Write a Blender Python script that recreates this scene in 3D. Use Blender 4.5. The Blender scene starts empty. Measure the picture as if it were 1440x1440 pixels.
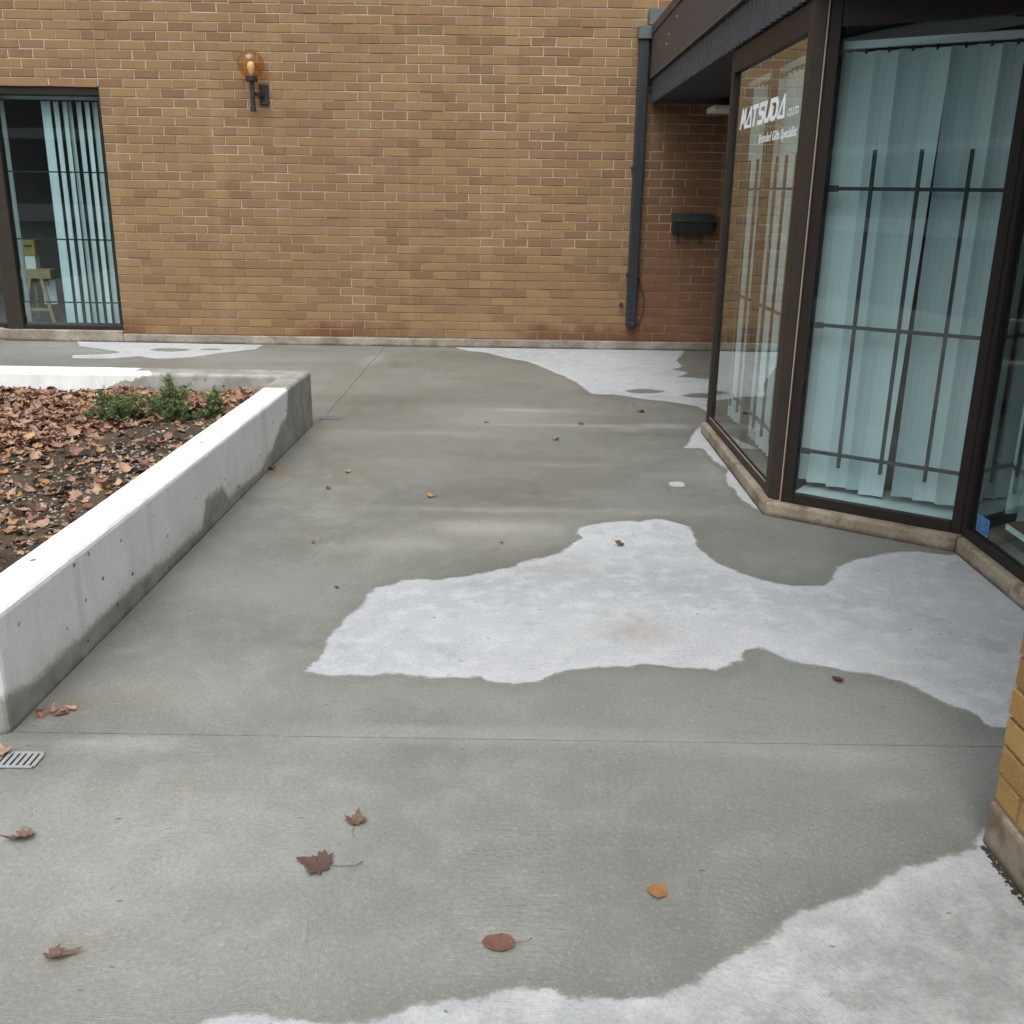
import bpy, bmesh, math, random
import numpy as np
from mathutils import Vector, Matrix

random.seed(7); rng = np.random.default_rng(7)
sc = bpy.context.scene
COL = sc.collection

# ------------------------------------------------------------------ camera
cam_d = bpy.data.cameras.new('camera'); cam = bpy.data.objects.new('camera', cam_d); COL.objects.link(cam)
cam_d.sensor_width = 36.0; cam_d.lens = 35.0; cam_d.clip_start = 0.05; cam_d.clip_end = 1500
RW = np.array([[0.99988861, 0.01492507, 0.0], [0.00454834, -0.30471099, 0.95243400], [0.01421515, -0.95232791, -0.30474493]])
CAM = np.array([0.0, 0.0, 1.5])
right, up, back = RW[:, 0], -RW[:, 1], -RW[:, 2]
cam.matrix_world = Matrix([[right[i], up[i], back[i], CAM[i]] for i in range(3)] + [[0, 0, 0, 1]])
sc.camera = cam

# ------------------------------------------------------------------ sky, sun, exposure
SUN_EL, SUN_AZ = math.radians(60), math.radians(188)      # azimuth clockwise from +Y: behind the camera, to its left
w = bpy.data.worlds.new('World'); sc.world = w; w.use_nodes = True
nt = w.node_tree; nt.nodes.clear()
out = nt.nodes.new('ShaderNodeOutputWorld'); bg = nt.nodes.new('ShaderNodeBackground')
sky = nt.nodes.new('ShaderNodeTexSky'); sky.sky_type = 'NISHITA'; sky.sun_disc = False
sky.sun_elevation = SUN_EL; sky.sun_rotation = SUN_AZ; sky.air_density = 1.0; sky.dust_density = 4.0; sky.ozone_density = 1.0
hs = nt.nodes.new('ShaderNodeHueSaturation'); hs.inputs['Saturation'].default_value = 0.28   # thin overcast greys the blue
nt.links.new(sky.outputs[0], hs.inputs['Color']); nt.links.new(hs.outputs[0], bg.inputs[0])
bg.inputs[1].default_value = 0.15
nt.links.new(bg.outputs[0], out.inputs[0])
sd = bpy.data.lights.new('sun', 'SUN'); sd.energy = 1.15; sd.angle = math.radians(48); sd.color = (1.0, 0.98, 0.94)
sun = bpy.data.objects.new('sun', sd); COL.objects.link(sun)
sdir = Vector((math.sin(SUN_AZ) * math.cos(SUN_EL), math.cos(SUN_AZ) * math.cos(SUN_EL), math.sin(SUN_EL)))
sun.rotation_euler = sdir.to_track_quat('Z', 'Y').to_euler()
sc.view_settings.view_transform = 'Standard'; sc.view_settings.look = 'None'
sc.view_settings.gamma = 1.0; sc.view_settings.use_curve_mapping = False
sc.view_settings.exposure = 0.76
sc.cycles.use_denoising = True; sc.cycles.adaptive_threshold = 0.03
sc.cycles.transparent_max_bounces = 24
sc.cycles.max_bounces = 7; sc.cycles.diffuse_bounces = 3; sc.cycles.glossy_bounces = 3

# ------------------------------------------------------------------ helpers: things, meshes
def tag(o, label=None, cat=None, group=None, kind=None):
    if label: o['label'] = label
    if cat: o['category'] = cat
    if group: o['group'] = group
    if kind: o['kind'] = kind
    return o

def empty(name, loc, label, cat, group=None):
    o = bpy.data.objects.new(name, None); COL.objects.link(o); o.location = loc; o.empty_display_size = 0.05
    return tag(o, label, cat, group)

def link(name, me, mat=None, parent=None):
    """mesh whose coordinates are world coordinates; kept in place under its parent"""
    o = bpy.data.objects.new(name, me); COL.objects.link(o)
    if mat is not None and len(me.materials) == 0: me.materials.append(mat)
    if parent is not None:
        o.parent = parent
        base = Vector((0, 0, 0)); p = parent
        while p is not None:
            base += p.location; p = p.parent
        o.location = -base
    return o

def wloc(o):
    b = Vector((0, 0, 0))
    while o is not None:
        b += o.location; o = o.parent
    return b

class MB:
    def __init__(s): s.v = []; s.f = []; s.smooth = False
    def poly(s, pts):
        n = len(s.v); s.v += [tuple(p) for p in pts]; s.f.append(tuple(range(n, n + len(pts)))); return s
    def box(s, x0, x1, y0, y1, z0, z1):
        n = len(s.v)
        s.v += [(x0,y0,z0),(x1,y0,z0),(x1,y1,z0),(x0,y1,z0),(x0,y0,z1),(x1,y0,z1),(x1,y1,z1),(x0,y1,z1)]
        for f in ((0,3,2,1),(4,5,6,7),(0,1,5,4),(1,2,6,5),(2,3,7,6),(3,0,4,7)): s.f.append(tuple(n+i for i in f))
        return s
    def prism(s, poly, z0, z1):
        """poly: plan outline counter-clockwise"""
        a = sum(poly[i][0]*poly[(i+1)%len(poly)][1]-poly[(i+1)%len(poly)][0]*poly[i][1] for i in range(len(poly)))
        if a < 0: poly = poly[::-1]
        n = len(s.v); k = len(poly)
        s.v += [(p[0], p[1], z0) for p in poly] + [(p[0], p[1], z1) for p in poly]
        s.f.append(tuple(n + i for i in range(k))[::-1]); s.f.append(tuple(n + k + i for i in range(k)))
        for i in range(k):
            j = (i + 1) % k; s.f.append((n+i, n+j, n+k+j, n+k+i))
        return s
    def bar(s, a, b, w, h, up=(0,0,1)):
        """box beam from a to b, w wide sideways, h along up"""
        a = Vector(a); b = Vector(b); d = (b - a).normalized(); u = Vector(up)
        if abs(d.dot(u)) > 0.99: u = Vector((1, 0, 0))
        r = d.cross(u).normalized(); u = r.cross(d).normalized()
        n = len(s.v)
        for p in (a, b):
            for (i, j) in ((-1,-1),(1,-1),(1,1),(-1,1)): s.v.append(tuple(p + r*(i*w/2) + u*(j*h/2)))
        for f in ((0,1,2,3),(7,6,5,4),(0,4,5,1),(1,5,6,2),(2,6,7,3),(3,7,4,0)): s.f.append(tuple(n+i for i in f))
        return s
    def tube(s, pts, r, k=8, caps=True):
        pts = [Vector(p) for p in pts]; n = len(s.v); m = len(pts)
        rr = r if isinstance(r, (list, tuple)) else [r]*m
        u = None
        for i, p in enumerate(pts):
            d = (pts[min(i+1, m-1)] - pts[max(i-1, 0)]).normalized()
            if u is None:
                u = d.cross(Vector((0,0,1)))
                if u.length < 1e-3: u = d.cross(Vector((1,0,0)))
            u = (u - d*u.dot(d)).normalized(); v = d.cross(u)
            for q in range(k):
                a = 2*math.pi*q/k; s.v.append(tuple(p + (u*math.cos(a) + v*math.sin(a))*rr[i]))
        for i in range(m-1):
            for q in range(k):
                q2 = (q+1) % k; s.f.append((n+i*k+q, n+i*k+q2, n+(i+1)*k+q2, n+(i+1)*k+q))
        if caps:
            s.f.append(tuple(n+q for q in range(k))[::-1]); s.f.append(tuple(n+(m-1)*k+q for q in range(k)))
        return s
    def lathe(s, prof, cx, cy, k=32):
        n = len(s.v); m = len(prof)
        for (r, z) in prof:
            for q in range(k):
                a = 2*math.pi*q/k; s.v.append((cx + r*math.cos(a), cy + r*math.sin(a), z))
        for i in range(m-1):
            for q in range(k):
                q2 = (q+1) % k; s.f.append((n+i*k+q, n+i*k+q2, n+(i+1)*k+q2, n+(i+1)*k+q))
        return s
    def mesh(s, name, smooth=False, bevel=0.0, seg=2):
        me = bpy.data.meshes.new(name); me.from_pydata(s.v, [], s.f); me.update()
        bm = bmesh.new(); bm.from_mesh(me)
        if bevel:
            bm.normal_update()
            ed = [e for e in bm.edges if len(e.link_faces) == 2 and e.calc_face_angle(0) > 0.5]
            bmesh.ops.bevel(bm, geom=ed, offset=bevel, segments=seg, profile=0.6, affect='EDGES', clamp_overlap=True)
        bmesh.ops.recalc_face_normals(bm, faces=bm.faces)
        bm.to_mesh(me); bm.free()
        if smooth:
            for p in me.polygons: p.use_smooth = True
        return me
    def build(s, name, mat, parent=None, smooth=False, bevel=0.0, seg=2):
        return link(name, s.mesh(name, smooth, bevel, seg), mat, parent)

# ------------------------------------------------------------------ helpers: materials
class NT:
    def __init__(s, name):
        s.m = bpy.data.materials.new(name); s.m.use_nodes = True; s.t = s.m.node_tree; s.t.nodes.clear()
        s.out = s.t.nodes.new('ShaderNodeOutputMaterial')
    def n(s, typ, **kw):
        nd = s.t.nodes.new(typ)
        for k, v in kw.items(): setattr(nd, k, v)
        return nd
    def set(s, nd, i, v):
        if v is None: return
        if isinstance(v, bpy.types.NodeSocket): s.t.links.new(v, nd.inputs[i])
        else:
            sk = nd.inputs[i]
            if sk.type == 'RGBA' and len(v) == 3: v = (*v, 1)
            sk.default_value = v
    def math(s, op, a, b=None, c=None, clamp=False):
        nd = s.n('ShaderNodeMath', operation=op); nd.use_clamp = clamp
        s.set(nd, 0, a); s.set(nd, 1, b); s.set(nd, 2, c); return nd.outputs[0]
    def mix(s, f, a, b, blend='MIX'):
        nd = s.n('ShaderNodeMix', data_type='RGBA', blend_type=blend)
        s.set(nd, 0, f); s.set(nd, 6, a); s.set(nd, 7, b); return nd.outputs[2]
    def mixf(s, f, a, b):
        nd = s.n('ShaderNodeMix', data_type='FLOAT'); s.set(nd, 0, f); s.set(nd, 2, a); s.set(nd, 3, b); return nd.outputs[0]
    def pos(s): return s.n('ShaderNodeNewGeometry').outputs['Position']
    def sep(s, v):
        nd = s.n('ShaderNodeSeparateXYZ'); s.set(nd, 0, v); return nd.outputs
    def mapv(s, v, scale=(1,1,1), rot=(0,0,0), loc=(0,0,0)):
        nd = s.n('ShaderNodeMapping'); s.set(nd, 0, v); nd.inputs[1].default_value = loc; nd.inputs[2].default_value = rot; nd.inputs[3].default_value = scale
        return nd.outputs[0]
    def noise(s, v, scale, detail=3, rough=0.55, dist=0.0):
        nd = s.n('ShaderNodeTexNoise'); s.set(nd, 'Vector', v); s.set(nd, 'Scale', scale); s.set(nd, 'Detail', detail); s.set(nd, 'Roughness', rough); s.set(nd, 'Distortion', dist)
        return nd.outputs[0]
    def ramp(s, f, stops, interp='LINEAR'):
        nd = s.n('ShaderNodeValToRGB'); cr = nd.color_ramp; cr.interpolation = interp
        while len(cr.elements) > 1: cr.elements.remove(cr.elements[-1])
        cr.elements[0].position = stops[0][0]; c = stops[0][1]; cr.elements[0].color = (*c, 1) if isinstance(c, tuple) else (c, c, c, 1)
        for p, c in stops[1:]:
            e = cr.elements.new(p); e.color = (*c, 1) if isinstance(c, tuple) else (c, c, c, 1)
        s.set(nd, 0, f); return nd.outputs[0]
    def smooth(s, v, a, b):
        nd = s.n('ShaderNodeMapRange', interpolation_type='SMOOTHSTEP'); s.set(nd, 0, v); s.set(nd, 1, a); s.set(nd, 2, b); return nd.outputs[0]
    def attr(s, name): return s.n('ShaderNodeAttribute', attribute_name=name).outputs
    def bump(s, h, strength=0.3, dist=0.01, nrm=None):
        nd = s.n('ShaderNodeBump'); s.set(nd, 'Height', h); s.set(nd, 'Strength', strength); s.set(nd, 'Distance', dist); s.set(nd, 'Normal', nrm); return nd.outputs[0]
    def bsdf(s, col, rough=0.6, nrm=None, spec=0.5, metal=0.0, coat=None, **kw):
        b = s.n('ShaderNodeBsdfPrincipled'); s.set(b, 'Base Color', col); s.set(b, 'Roughness', rough); s.set(b, 'Specular IOR Level', spec); s.set(b, 'Metallic', metal)
        if nrm is not None: s.set(b, 'Normal', nrm)
        for k, v in kw.items(): s.set(b, k.replace('_', ' '), v)
        s.t.links.new(b.outputs[0], s.out.inputs[0]); return b

def paint(name, col, rough=0.45, var=0.12, scale=9.0, spec=0.5, metal=0.0, bump=0.0):
    t = NT(name); p = t.pos(); n1 = t.noise(p, scale, 4); n2 = t.noise(p, scale*7, 3)
    f = t.math('ADD', t.math('MULTIPLY', n1, 0.7), t.math('MULTIPLY', n2, 0.3))
    c = t.mix(f, tuple(v*(1-2.2*var) for v in col), tuple(min(1, v*(1+1.8*var)) for v in col))
    r = t.math('MULTIPLY_ADD', n2, 0.25, rough-0.12)
    t.bsdf(c, r, t.bump(n2, bump, 0.004) if bump else None, spec, metal)
    return t.m

def glass(name, tint):
    """thin window glass: clear by the Fresnel law, tinted in the body of the pane"""
    t = NT(name); fr = t.n('ShaderNodeFresnel'); fr.inputs[0].default_value = 1.5
    wob = t.noise(t.pos(), 1.6, 0); nrm = t.bump(wob, 0.02, 0.05)
    # both faces of the pane are counted on the outer one: 2R/(1+R); the inner one only tints
    bf = t.n('ShaderNodeNewGeometry').outputs['Backfacing']
    r2 = t.math('DIVIDE', t.math('MULTIPLY', fr.outputs[0], 2.0), t.math('ADD', fr.outputs[0], 1.0))
    fac = t.math('MULTIPLY', r2, t.math('SUBTRACT', 1.0, bf))
    tr = t.n('ShaderNodeBsdfTransparent'); tr.inputs[0].default_value = (*tint, 1)
    gl = t.n('ShaderNodeBsdfGlossy'); gl.inputs['Roughness'].default_value = 0.0; gl.inputs['Color'].default_value = (0.95, 1, 0.98, 1)
    t.t.links.new(nrm, gl.inputs['Normal'])
    mx = t.n('ShaderNodeMixShader'); t.t.links.new(fac, mx.inputs[0]); t.t.links.new(tr.outputs[0], mx.inputs[1]); t.t.links.new(gl.outputs[0], mx.inputs[2])
    t.t.links.new(mx.outputs[0], t.out.inputs[0]); return t.m

def brick_mat(name, per_object, dark, mid, light, red, rough_face=0.5, weather_shade=True):
    t = NT(name); p = t.pos()
    r = t.n('ShaderNodeObjectInfo').outputs['Random'] if per_object else t.attr('tone')[2]
    c = t.ramp(r, [(0.0, dark), (0.22, mid), (0.5, light), (0.72, mid), (0.86, red), (1.0, dark)])
    face = t.noise(t.mapv(p, (1, 1, 0.35 if weather_shade else 1)), 60 if weather_shade else 110, 3, 0.65)
    c = t.mix(t.math('MULTIPLY', face, 0.55), c, t.mix(0.45, c, (0.06, 0.035, 0.02)), 'MIX')
    grain = t.noise(p, 240, 2)
    c = t.mix(t.smooth(grain, 0.56, 0.75), c, t.mix(0.35, c, (0.50, 0.38, 0.22)))
    big = t.noise(p, 0.8, 1)
    c = t.mix(t.math('MULTIPLY', t.smooth(big, 0.45, 0.75), 0.35), c, red)
    x, y, z = t.sep(p)
    # rusty splash stain along the foot of the wall, and efflorescence flecks
    spl = t.noise(p, 6, 2)
    foot = t.math('MULTIPLY', t.smooth(t.math('MULTIPLY_ADD', spl, 0.28, z), 0.44, 0.26), t.smooth(big, 0.40, 0.55))
    c = t.mix(t.math('MULTIPLY', foot, 0.7), c, (0.10, 0.035, 0.018))
    efl = t.math('MULTIPLY', t.smooth(face, 0.60, 0.74), t.math('MULTIPLY', t.smooth(z, 0.9, 0.2), t.smooth(spl, 0.48, 0.6)))
    c = t.mix(t.math('MULTIPLY', efl, 0.45), c, (0.42, 0.36, 0.29))
    if weather_shade: c = t.mix(t.math('MULTIPLY', t.smooth(t.math('MULTIPLY_ADD', z, -0.10, x), 0.95, 1.35), 0.75), c, t.mix(0.75, c, (0.155, 0.062, 0.034)))  # under the canopy: redder unbleached brick, with canopy shade mixed into the colour
    if weather_shade:      # broad weathering: rain-washed and sooty zones, faint vertical runs
        zone = t.noise(t.mapv(p, (0.8, 1, 0.35)), 1.3, 2); runs = t.noise(t.mapv(p, (5, 1, 0.22)), 1.0, 2)
        c = t.mix(t.math('MULTIPLY', t.smooth(zone, 0.5, 0.75), 0.30), c, (0.20, 0.130, 0.070))
        c = t.mix(t.math('MULTIPLY', t.smooth(runs, 0.54, 0.74), 0.14), c, (0.40, 0.285, 0.155))
    h = t.math('ADD', t.math('MULTIPLY', face, 0.7), t.math('MULTIPLY', grain, 0.4))
    t.bsdf(c, 0.88, t.bump(h, rough_face, 0.006), 0.25)
    return t.m

M = {}
B_D, B_M, B_L, B_R = (0.185, 0.112, 0.054), (0.240, 0.150, 0.072), (0.272, 0.172, 0.083), (0.222, 0.126, 0.071)
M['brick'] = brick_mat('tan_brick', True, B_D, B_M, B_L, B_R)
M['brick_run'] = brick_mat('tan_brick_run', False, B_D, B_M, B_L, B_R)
M['brick_pillar'] = brick_mat('golden_rock_face_brick', True, (0.32, 0.18, 0.052), (0.43, 0.26, 0.085), (0.50, 0.32, 0.115), (0.38, 0.205, 0.075), 1.6, False)

def mortar():
    t = NT('mortar'); p = t.pos(); n1 = t.noise(p, 2.2, 4); n2 = t.noise(p, 90, 3)
    x, y, z = t.sep(p)
    c = t.mix(t.smooth(n1, 0.40, 0.60), (0.28, 0.23, 0.17), (0.42, 0.375, 0.315))
    c = t.mix(t.math('MULTIPLY', n2, 0.3), c, (0.24, 0.20, 0.16))
    c = t.mix(t.math('MULTIPLY', t.smooth(z, 1.15, 0.7), t.smooth(t.noise(p, 1.1, 2), 0.35, 0.6)), c, (0.24, 0.16, 0.105))
    t.bsdf(c, 0.95, t.bump(n2, 0.5, 0.004), 0.2); return t.m
M['mortar'] = mortar()

def pavement_mat():
    t = NT('power_washed_concrete'); p = t.pos()
    sdf = t.attr('dry_edge')[2]; pale = t.attr('pale')[2]; stain = t.attr('stain')[2]
    lg = t.attr('cloud')[2]; film = t.attr('film')[2]; msk = t.attr('patch')[2]
    e1 = t.noise(p, 6, 3, 0.65, 0.3)
    md = t.noise(p, 9, 4, 0.68); fi = t.noise(p, 85, 3, 0.65)
    edge = t.math('ADD', sdf, t.math('MULTIPLY_ADD', e1, 0.11, -0.055))
    edge = t.math('ADD', edge, t.math('MULTIPLY_ADD', fi, 0.016, -0.008))
    dry = t.smooth(t.math('ADD', edge, t.math('MULTIPLY_ADD', fi, 0.03, -0.015)), -0.006, 0.011)
    # broom scratches, their direction turning from place to place
    rot = t.n('ShaderNodeVectorRotate', rotation_type='Z_AXIS'); t.set(rot, 'Vector', p); t.set(rot, 'Angle', t.math('MULTIPLY', msk, 2.4))
    sweep = t.noise(t.mapv(rot.outputs[0], (26, 120, 1)), 1.0, 2, 0.6, 0.6)
    wetc = t.mix(lg, (0.130, 0.136, 0.119), (0.208, 0.214, 0.196))
    wetc = t.mix(t.math('MULTIPLY', t.smooth(md, 0.44, 0.70), 0.40), wetc, (0.232, 0.232, 0.212))
    wetc = t.mix(t.math('MULTIPLY', pale, t.math('MULTIPLY_ADD', md, 0.7, 0.35)), wetc, (0.345, 0.350, 0.325))
    wetc = t.mix(t.math('MULTIPLY', t.smooth(edge, -0.10, -0.004), 0.28), wetc, (0.105, 0.108, 0.094))
    dryc = t.mix(lg, (0.305, 0.322, 0.334), (0.400, 0.418, 0.430))
    dryc = t.mix(t.math('MULTIPLY', t.smooth(md, 0.44, 0.68), 0.6), dryc, (0.455, 0.470, 0.480))
    dryc = t.mix(t.math('MULTIPLY', t.smooth(e1, 0.54, 0.70), 0.35), dryc, (0.235, 0.240, 0.240))
    dryc = t.mix(t.math('MULTIPLY', t.smooth(edge, 0.10, 0.012), 0.30), dryc, (0.45, 0.465, 0.475))
    dryc = t.mix(t.math('MULTIPLY', t.attr('grey')[2], t.mixf(t.smooth(edge, 0.22, 0.0), 0.85, 0.35)), dryc, t.mix(t.smooth(md, 0.35, 0.68), (0.195, 0.202, 0.194), (0.305, 0.312, 0.305)))  # near dry patch darker: the building's shade put into its colour
    c = t.mix(dry, wetc, dryc)
    c = t.mix(t.math('MULTIPLY', stain, t.math('MULTIPLY_ADD', md, 0.7, 0.2)), c, (0.19, 0.125, 0.055))
    c = t.mix(t.math('MULTIPLY', t.smooth(fi, 0.46, 0.74), t.mixf(dry, 0.30, 0.20)), c, (0.085, 0.085, 0.08))
    c = t.mix(t.math('MULTIPLY', t.smooth(fi, 0.46, 0.28), 0.22), c, (0.48, 0.48, 0.46))
    c = t.mix(t.math('MULTIPLY', t.smooth(sweep, 0.60, 0.72), t.math('MULTIPLY_ADD', lg, 0.35, 0.12)), c, (0.07, 0.07, 0.066))
    pit = t.n('ShaderNodeTexVoronoi', feature='F1'); t.set(pit, 'Vector', t.mapv(p, (9, 20, 1), (0, 0, 0.6))); t.set(pit, 'Scale', 1.0)
    pitm = t.math('MULTIPLY', t.smooth(pit.outputs[0], 0.10, 0.05), t.smooth(md, 0.50, 0.56))
    c = t.mix(t.math('MULTIPLY', pitm, 0.75), c, (0.05, 0.05, 0.048))
    rw = t.mixf(film, 0.24, 0.46); rw = t.math('ADD', rw, t.math('MULTIPLY', md, 0.12))
    r = t.mixf(dry, rw, 0.93)
    # sweeps of the steel trowel: arcs about the mason's reach
    arc = t.n('ShaderNodeVectorMath', operation='DISTANCE'); t.set(arc, 0, p); t.set(arc, 1, (-1.45, 2.02, 0.0))
    ph = t.math('FRACT', t.math('MULTIPLY', t.math('ADD', arc.outputs['Value'], t.math('MULTIPLY', e1, 0.022)), 9.0))
    ridge = t.math('MULTIPLY', t.smooth(t.math('ABSOLUTE', t.math('SUBTRACT', ph, 0.5)), 0.34, 0.5), t.math('MULTIPLY', t.attr('arcs')[2], t.smooth(md, 0.36, 0.60)))
    fan = t.n('ShaderNodeTexWave', wave_type='RINGS', rings_direction='SPHERICAL'); t.set(fan, 'Vector', t.mapv(p, (1, 1, 1), (0, 0, 0), (-0.15, -1.15, 0))); t.set(fan, 'Scale', 16.0); t.set(fan, 'Distortion', 5.0); t.set(fan, 'Detail', 2.0); t.set(fan, 'Detail Scale', 2.0)
    c = t.mix(t.math('MULTIPLY', ridge, 0.20), c, (0.36, 0.355, 0.33))
    h = t.math('ADD', t.math('MULTIPLY', sweep, 0.55), t.math('MULTIPLY', fi, 0.55))
    h = t.math('ADD', h, t.math('MULTIPLY', t.math('MULTIPLY', fan.outputs[1], t.smooth(msk, 0.45, 0.75)), 0.12))
    h = t.math('ADD', h, t.math('MULTIPLY', ridge, 0.35))
    t.bsdf(c, r, t.bump(h, 0.55, 0.006), t.mixf(dry, 0.62, 0.2))
    return t.m
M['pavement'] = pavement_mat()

def planter_mat():
    t = NT('whitewashed_concrete'); p = t.pos(); x, y, z = t.sep(p)
    # height of the damp line along the outer face, read off y
    prof = [(2.40,.30),(2.47,.24),(2.52,.13),(2.65,.092),(3.0,.085),(3.38,.092),(3.57,.088),(3.78,.066),(4.03,.062),(4.25,.056),(4.33,.155),(4.57,.145),(4.66,.06),(4.85,.068),(5.2,.042),(5.46,.092),(5.66,.17),(5.86,.22),(5.95,.42),(6.8,.42)]
    f = t.math('DIVIDE', t.math('SUBTRACT', y, 2.4), 4.4)
    thr = t.math('MULTIPLY', t.ramp(f, [((a-2.4)/4.4, b/0.45) for a, b in prof]), 0.45)
    nz = t.noise(p, 9, 4); nf = t.noise(p, 60, 3); lg = t.noise(p, 2.0, 4)
    side = t.smooth(t.math('SUBTRACT', t.math('ADD', thr, t.math('ADD', t.math('MULTIPLY_ADD', nz, 0.07, -0.035), t.math('MULTIPLY_ADD', nf, 0.04, -0.02))), z), -0.018, 0.026)
    outer = t.smooth(x, -1.53, -1.50)
    yy = t.math('ADD', y, t.math('MULTIPLY_ADD', nz, 0.16, -0.08))
    xx = t.math('ADD', t.math('ADD', x, t.math('MULTIPLY_ADD', t.noise(p, 3.5, 4), 0.9, -0.45)), t.math('MULTIPLY', z, -1.6))
    far = t.math('MULTIPLY', t.smooth(yy, 5.94, 5.98), t.smooth(xx, -3.02, -2.99))
    wet = t.math('MAXIMUM', t.math('MULTIPLY', side, outer), far)
    dryc = t.mix(t.smooth(lg, 0.3, 0.7), (0.70, 0.715, 0.705), (0.80, 0.81, 0.805))
    dryc = t.mix(t.math('MULTIPLY', t.smooth(t.noise(t.mapv(p, (1,1,0.25)), 12, 4), 0.45, 0.7), 0.35), dryc, (0.62, 0.63, 0.61))
    dryc = t.mix(t.math('MULTIPLY', t.smooth(nf, 0.5, 0.75), 0.22), dryc, (0.42, 0.42, 0.40))
    drip = t.noise(t.mapv(p, (9, 9, 0.7)), 1.0, 3)
    dryc = t.mix(t.math('MULTIPLY', t.smooth(drip, 0.55, 0.72), 0.30), dryc, (0.45, 0.445, 0.41))
    dryc = t.mix(t.math('MULTIPLY', t.smooth(t.math('MULTIPLY_ADD', nz, 0.12, z), 0.24, 0.10), 0.30), dryc, (0.44, 0.43, 0.39))
    pore = t.noise(p, 170, 1); dryc = t.mix(t.math('MULTIPLY', t.smooth(pore, 0.70, 0.76), 0.6), dryc, (0.16, 0.16, 0.15))
    wetc = t.mix(t.smooth(nz, 0.3, 0.7), (0.21, 0.208, 0.185), (0.34, 0.338, 0.312))
    c = t.mix(wet, dryc, wetc)
    v = t.n('ShaderNodeTexVoronoi', feature='F1'); t.set(v, 'Vector', t.mapv(p, (9, 9, 12))); t.set(v, 'Scale', 1.0)
    pit = t.math('MULTIPLY', t.smooth(v.outputs[0], 0.11, 0.07), t.smooth(lg, 0.42, 0.52))
    c = t.mix(t.math('MULTIPLY', pit, 0.85), c, (0.05, 0.05, 0.045))
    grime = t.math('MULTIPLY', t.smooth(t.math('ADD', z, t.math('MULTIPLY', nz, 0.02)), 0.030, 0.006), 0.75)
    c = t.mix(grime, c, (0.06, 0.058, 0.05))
    h = t.math('SUBTRACT', t.math('ADD', t.math('MULTIPLY', nf, 0.4), t.math('MULTIPLY', nz, 0.5)), t.math('MULTIPLY', pit, 1.5))
    t.bsdf(c, t.mixf(wet, 0.9, 0.5), t.bump(h, 0.35, 0.006), 0.3)
    return t.m
M['planter'] = planter_mat()

def plain_concrete(name, a, b, moss=0.0):
    t = NT(name); p = t.pos(); x, y, z = t.sep(p); lg = t.noise(p, 3.5, 5); fi = t.noise(p, 45, 4); gr = t.noise(p, 220, 3)
    c = t.mix(t.smooth(lg, 0.32, 0.68), a, b)
    c = t.mix(t.math('MULTIPLY', t.smooth(fi, 0.45, 0.7), 0.35), c, tuple(v*0.45 for v in a))
    c = t.mix(t.math('MULTIPLY', t.smooth(gr, 0.58, 0.72), 0.4), c, tuple(min(1, v*1.5) for v in b))
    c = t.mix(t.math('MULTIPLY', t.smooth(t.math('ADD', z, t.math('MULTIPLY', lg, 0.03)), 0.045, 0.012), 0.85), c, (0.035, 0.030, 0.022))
    if moss: c = t.mix(t.math('MULTIPLY', t.smooth(t.noise(p, 8, 4), 0.52, 0.66), moss), c, (0.10, 0.065, 0.04))
    t.bsdf(c, 0.9, t.bump(t.math('ADD', fi, t.math('MULTIPLY', gr, 0.6)), 0.6, 0.006), 0.25); return t.m
M['plinth'] = plain_concrete('weathered_footing', (0.20, 0.175, 0.14), (0.33, 0.30, 0.25), 0.35)
M['kerb'] = plain_concrete('weathered_kerb_concrete', (0.20, 0.165, 0.12), (0.33, 0.285, 0.22), 0.6)
M['joint'] = plain_concrete('dirty_joint', (0.045, 0.042, 0.036), (0.075, 0.07, 0.06))
M['asphalt'] = plain_concrete('asphalt', (0.045, 0.045, 0.046), (0.065, 0.065, 0.066))

def soil_mat():
    t = NT('garden_soil'); p = t.pos(); lg = t.noise(p, 2.3, 5, 0.65); fi = t.noise(p, 28, 5, 0.7); gr = t.noise(p, 130, 3)
    c = t.mix(t.smooth(lg, 0.35, 0.65), (0.040, 0.028, 0.020), (0.095, 0.070, 0.048))
    c = t.mix(t.math('MULTIPLY', t.smooth(fi, 0.48, 0.7), 0.7), c, (0.15, 0.115, 0.078))
    c = t.mix(t.math('MULTIPLY', t.smooth(gr, 0.58, 0.7), 0.6), c, (0.02, 0.015, 0.012))
    c = t.mix(t.math('MULTIPLY', t.smooth(t.noise(p, 5, 4), 0.58, 0.7), 0.5), c, (0.10, 0.095, 0.04))
    t.bsdf(c, 0.95, t.bump(t.math('ADD', fi, t.math('MULTIPLY', gr, 0.5)), 1.0, 0.02), 0.2); return t.m
M['soil'] = soil_mat()

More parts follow.
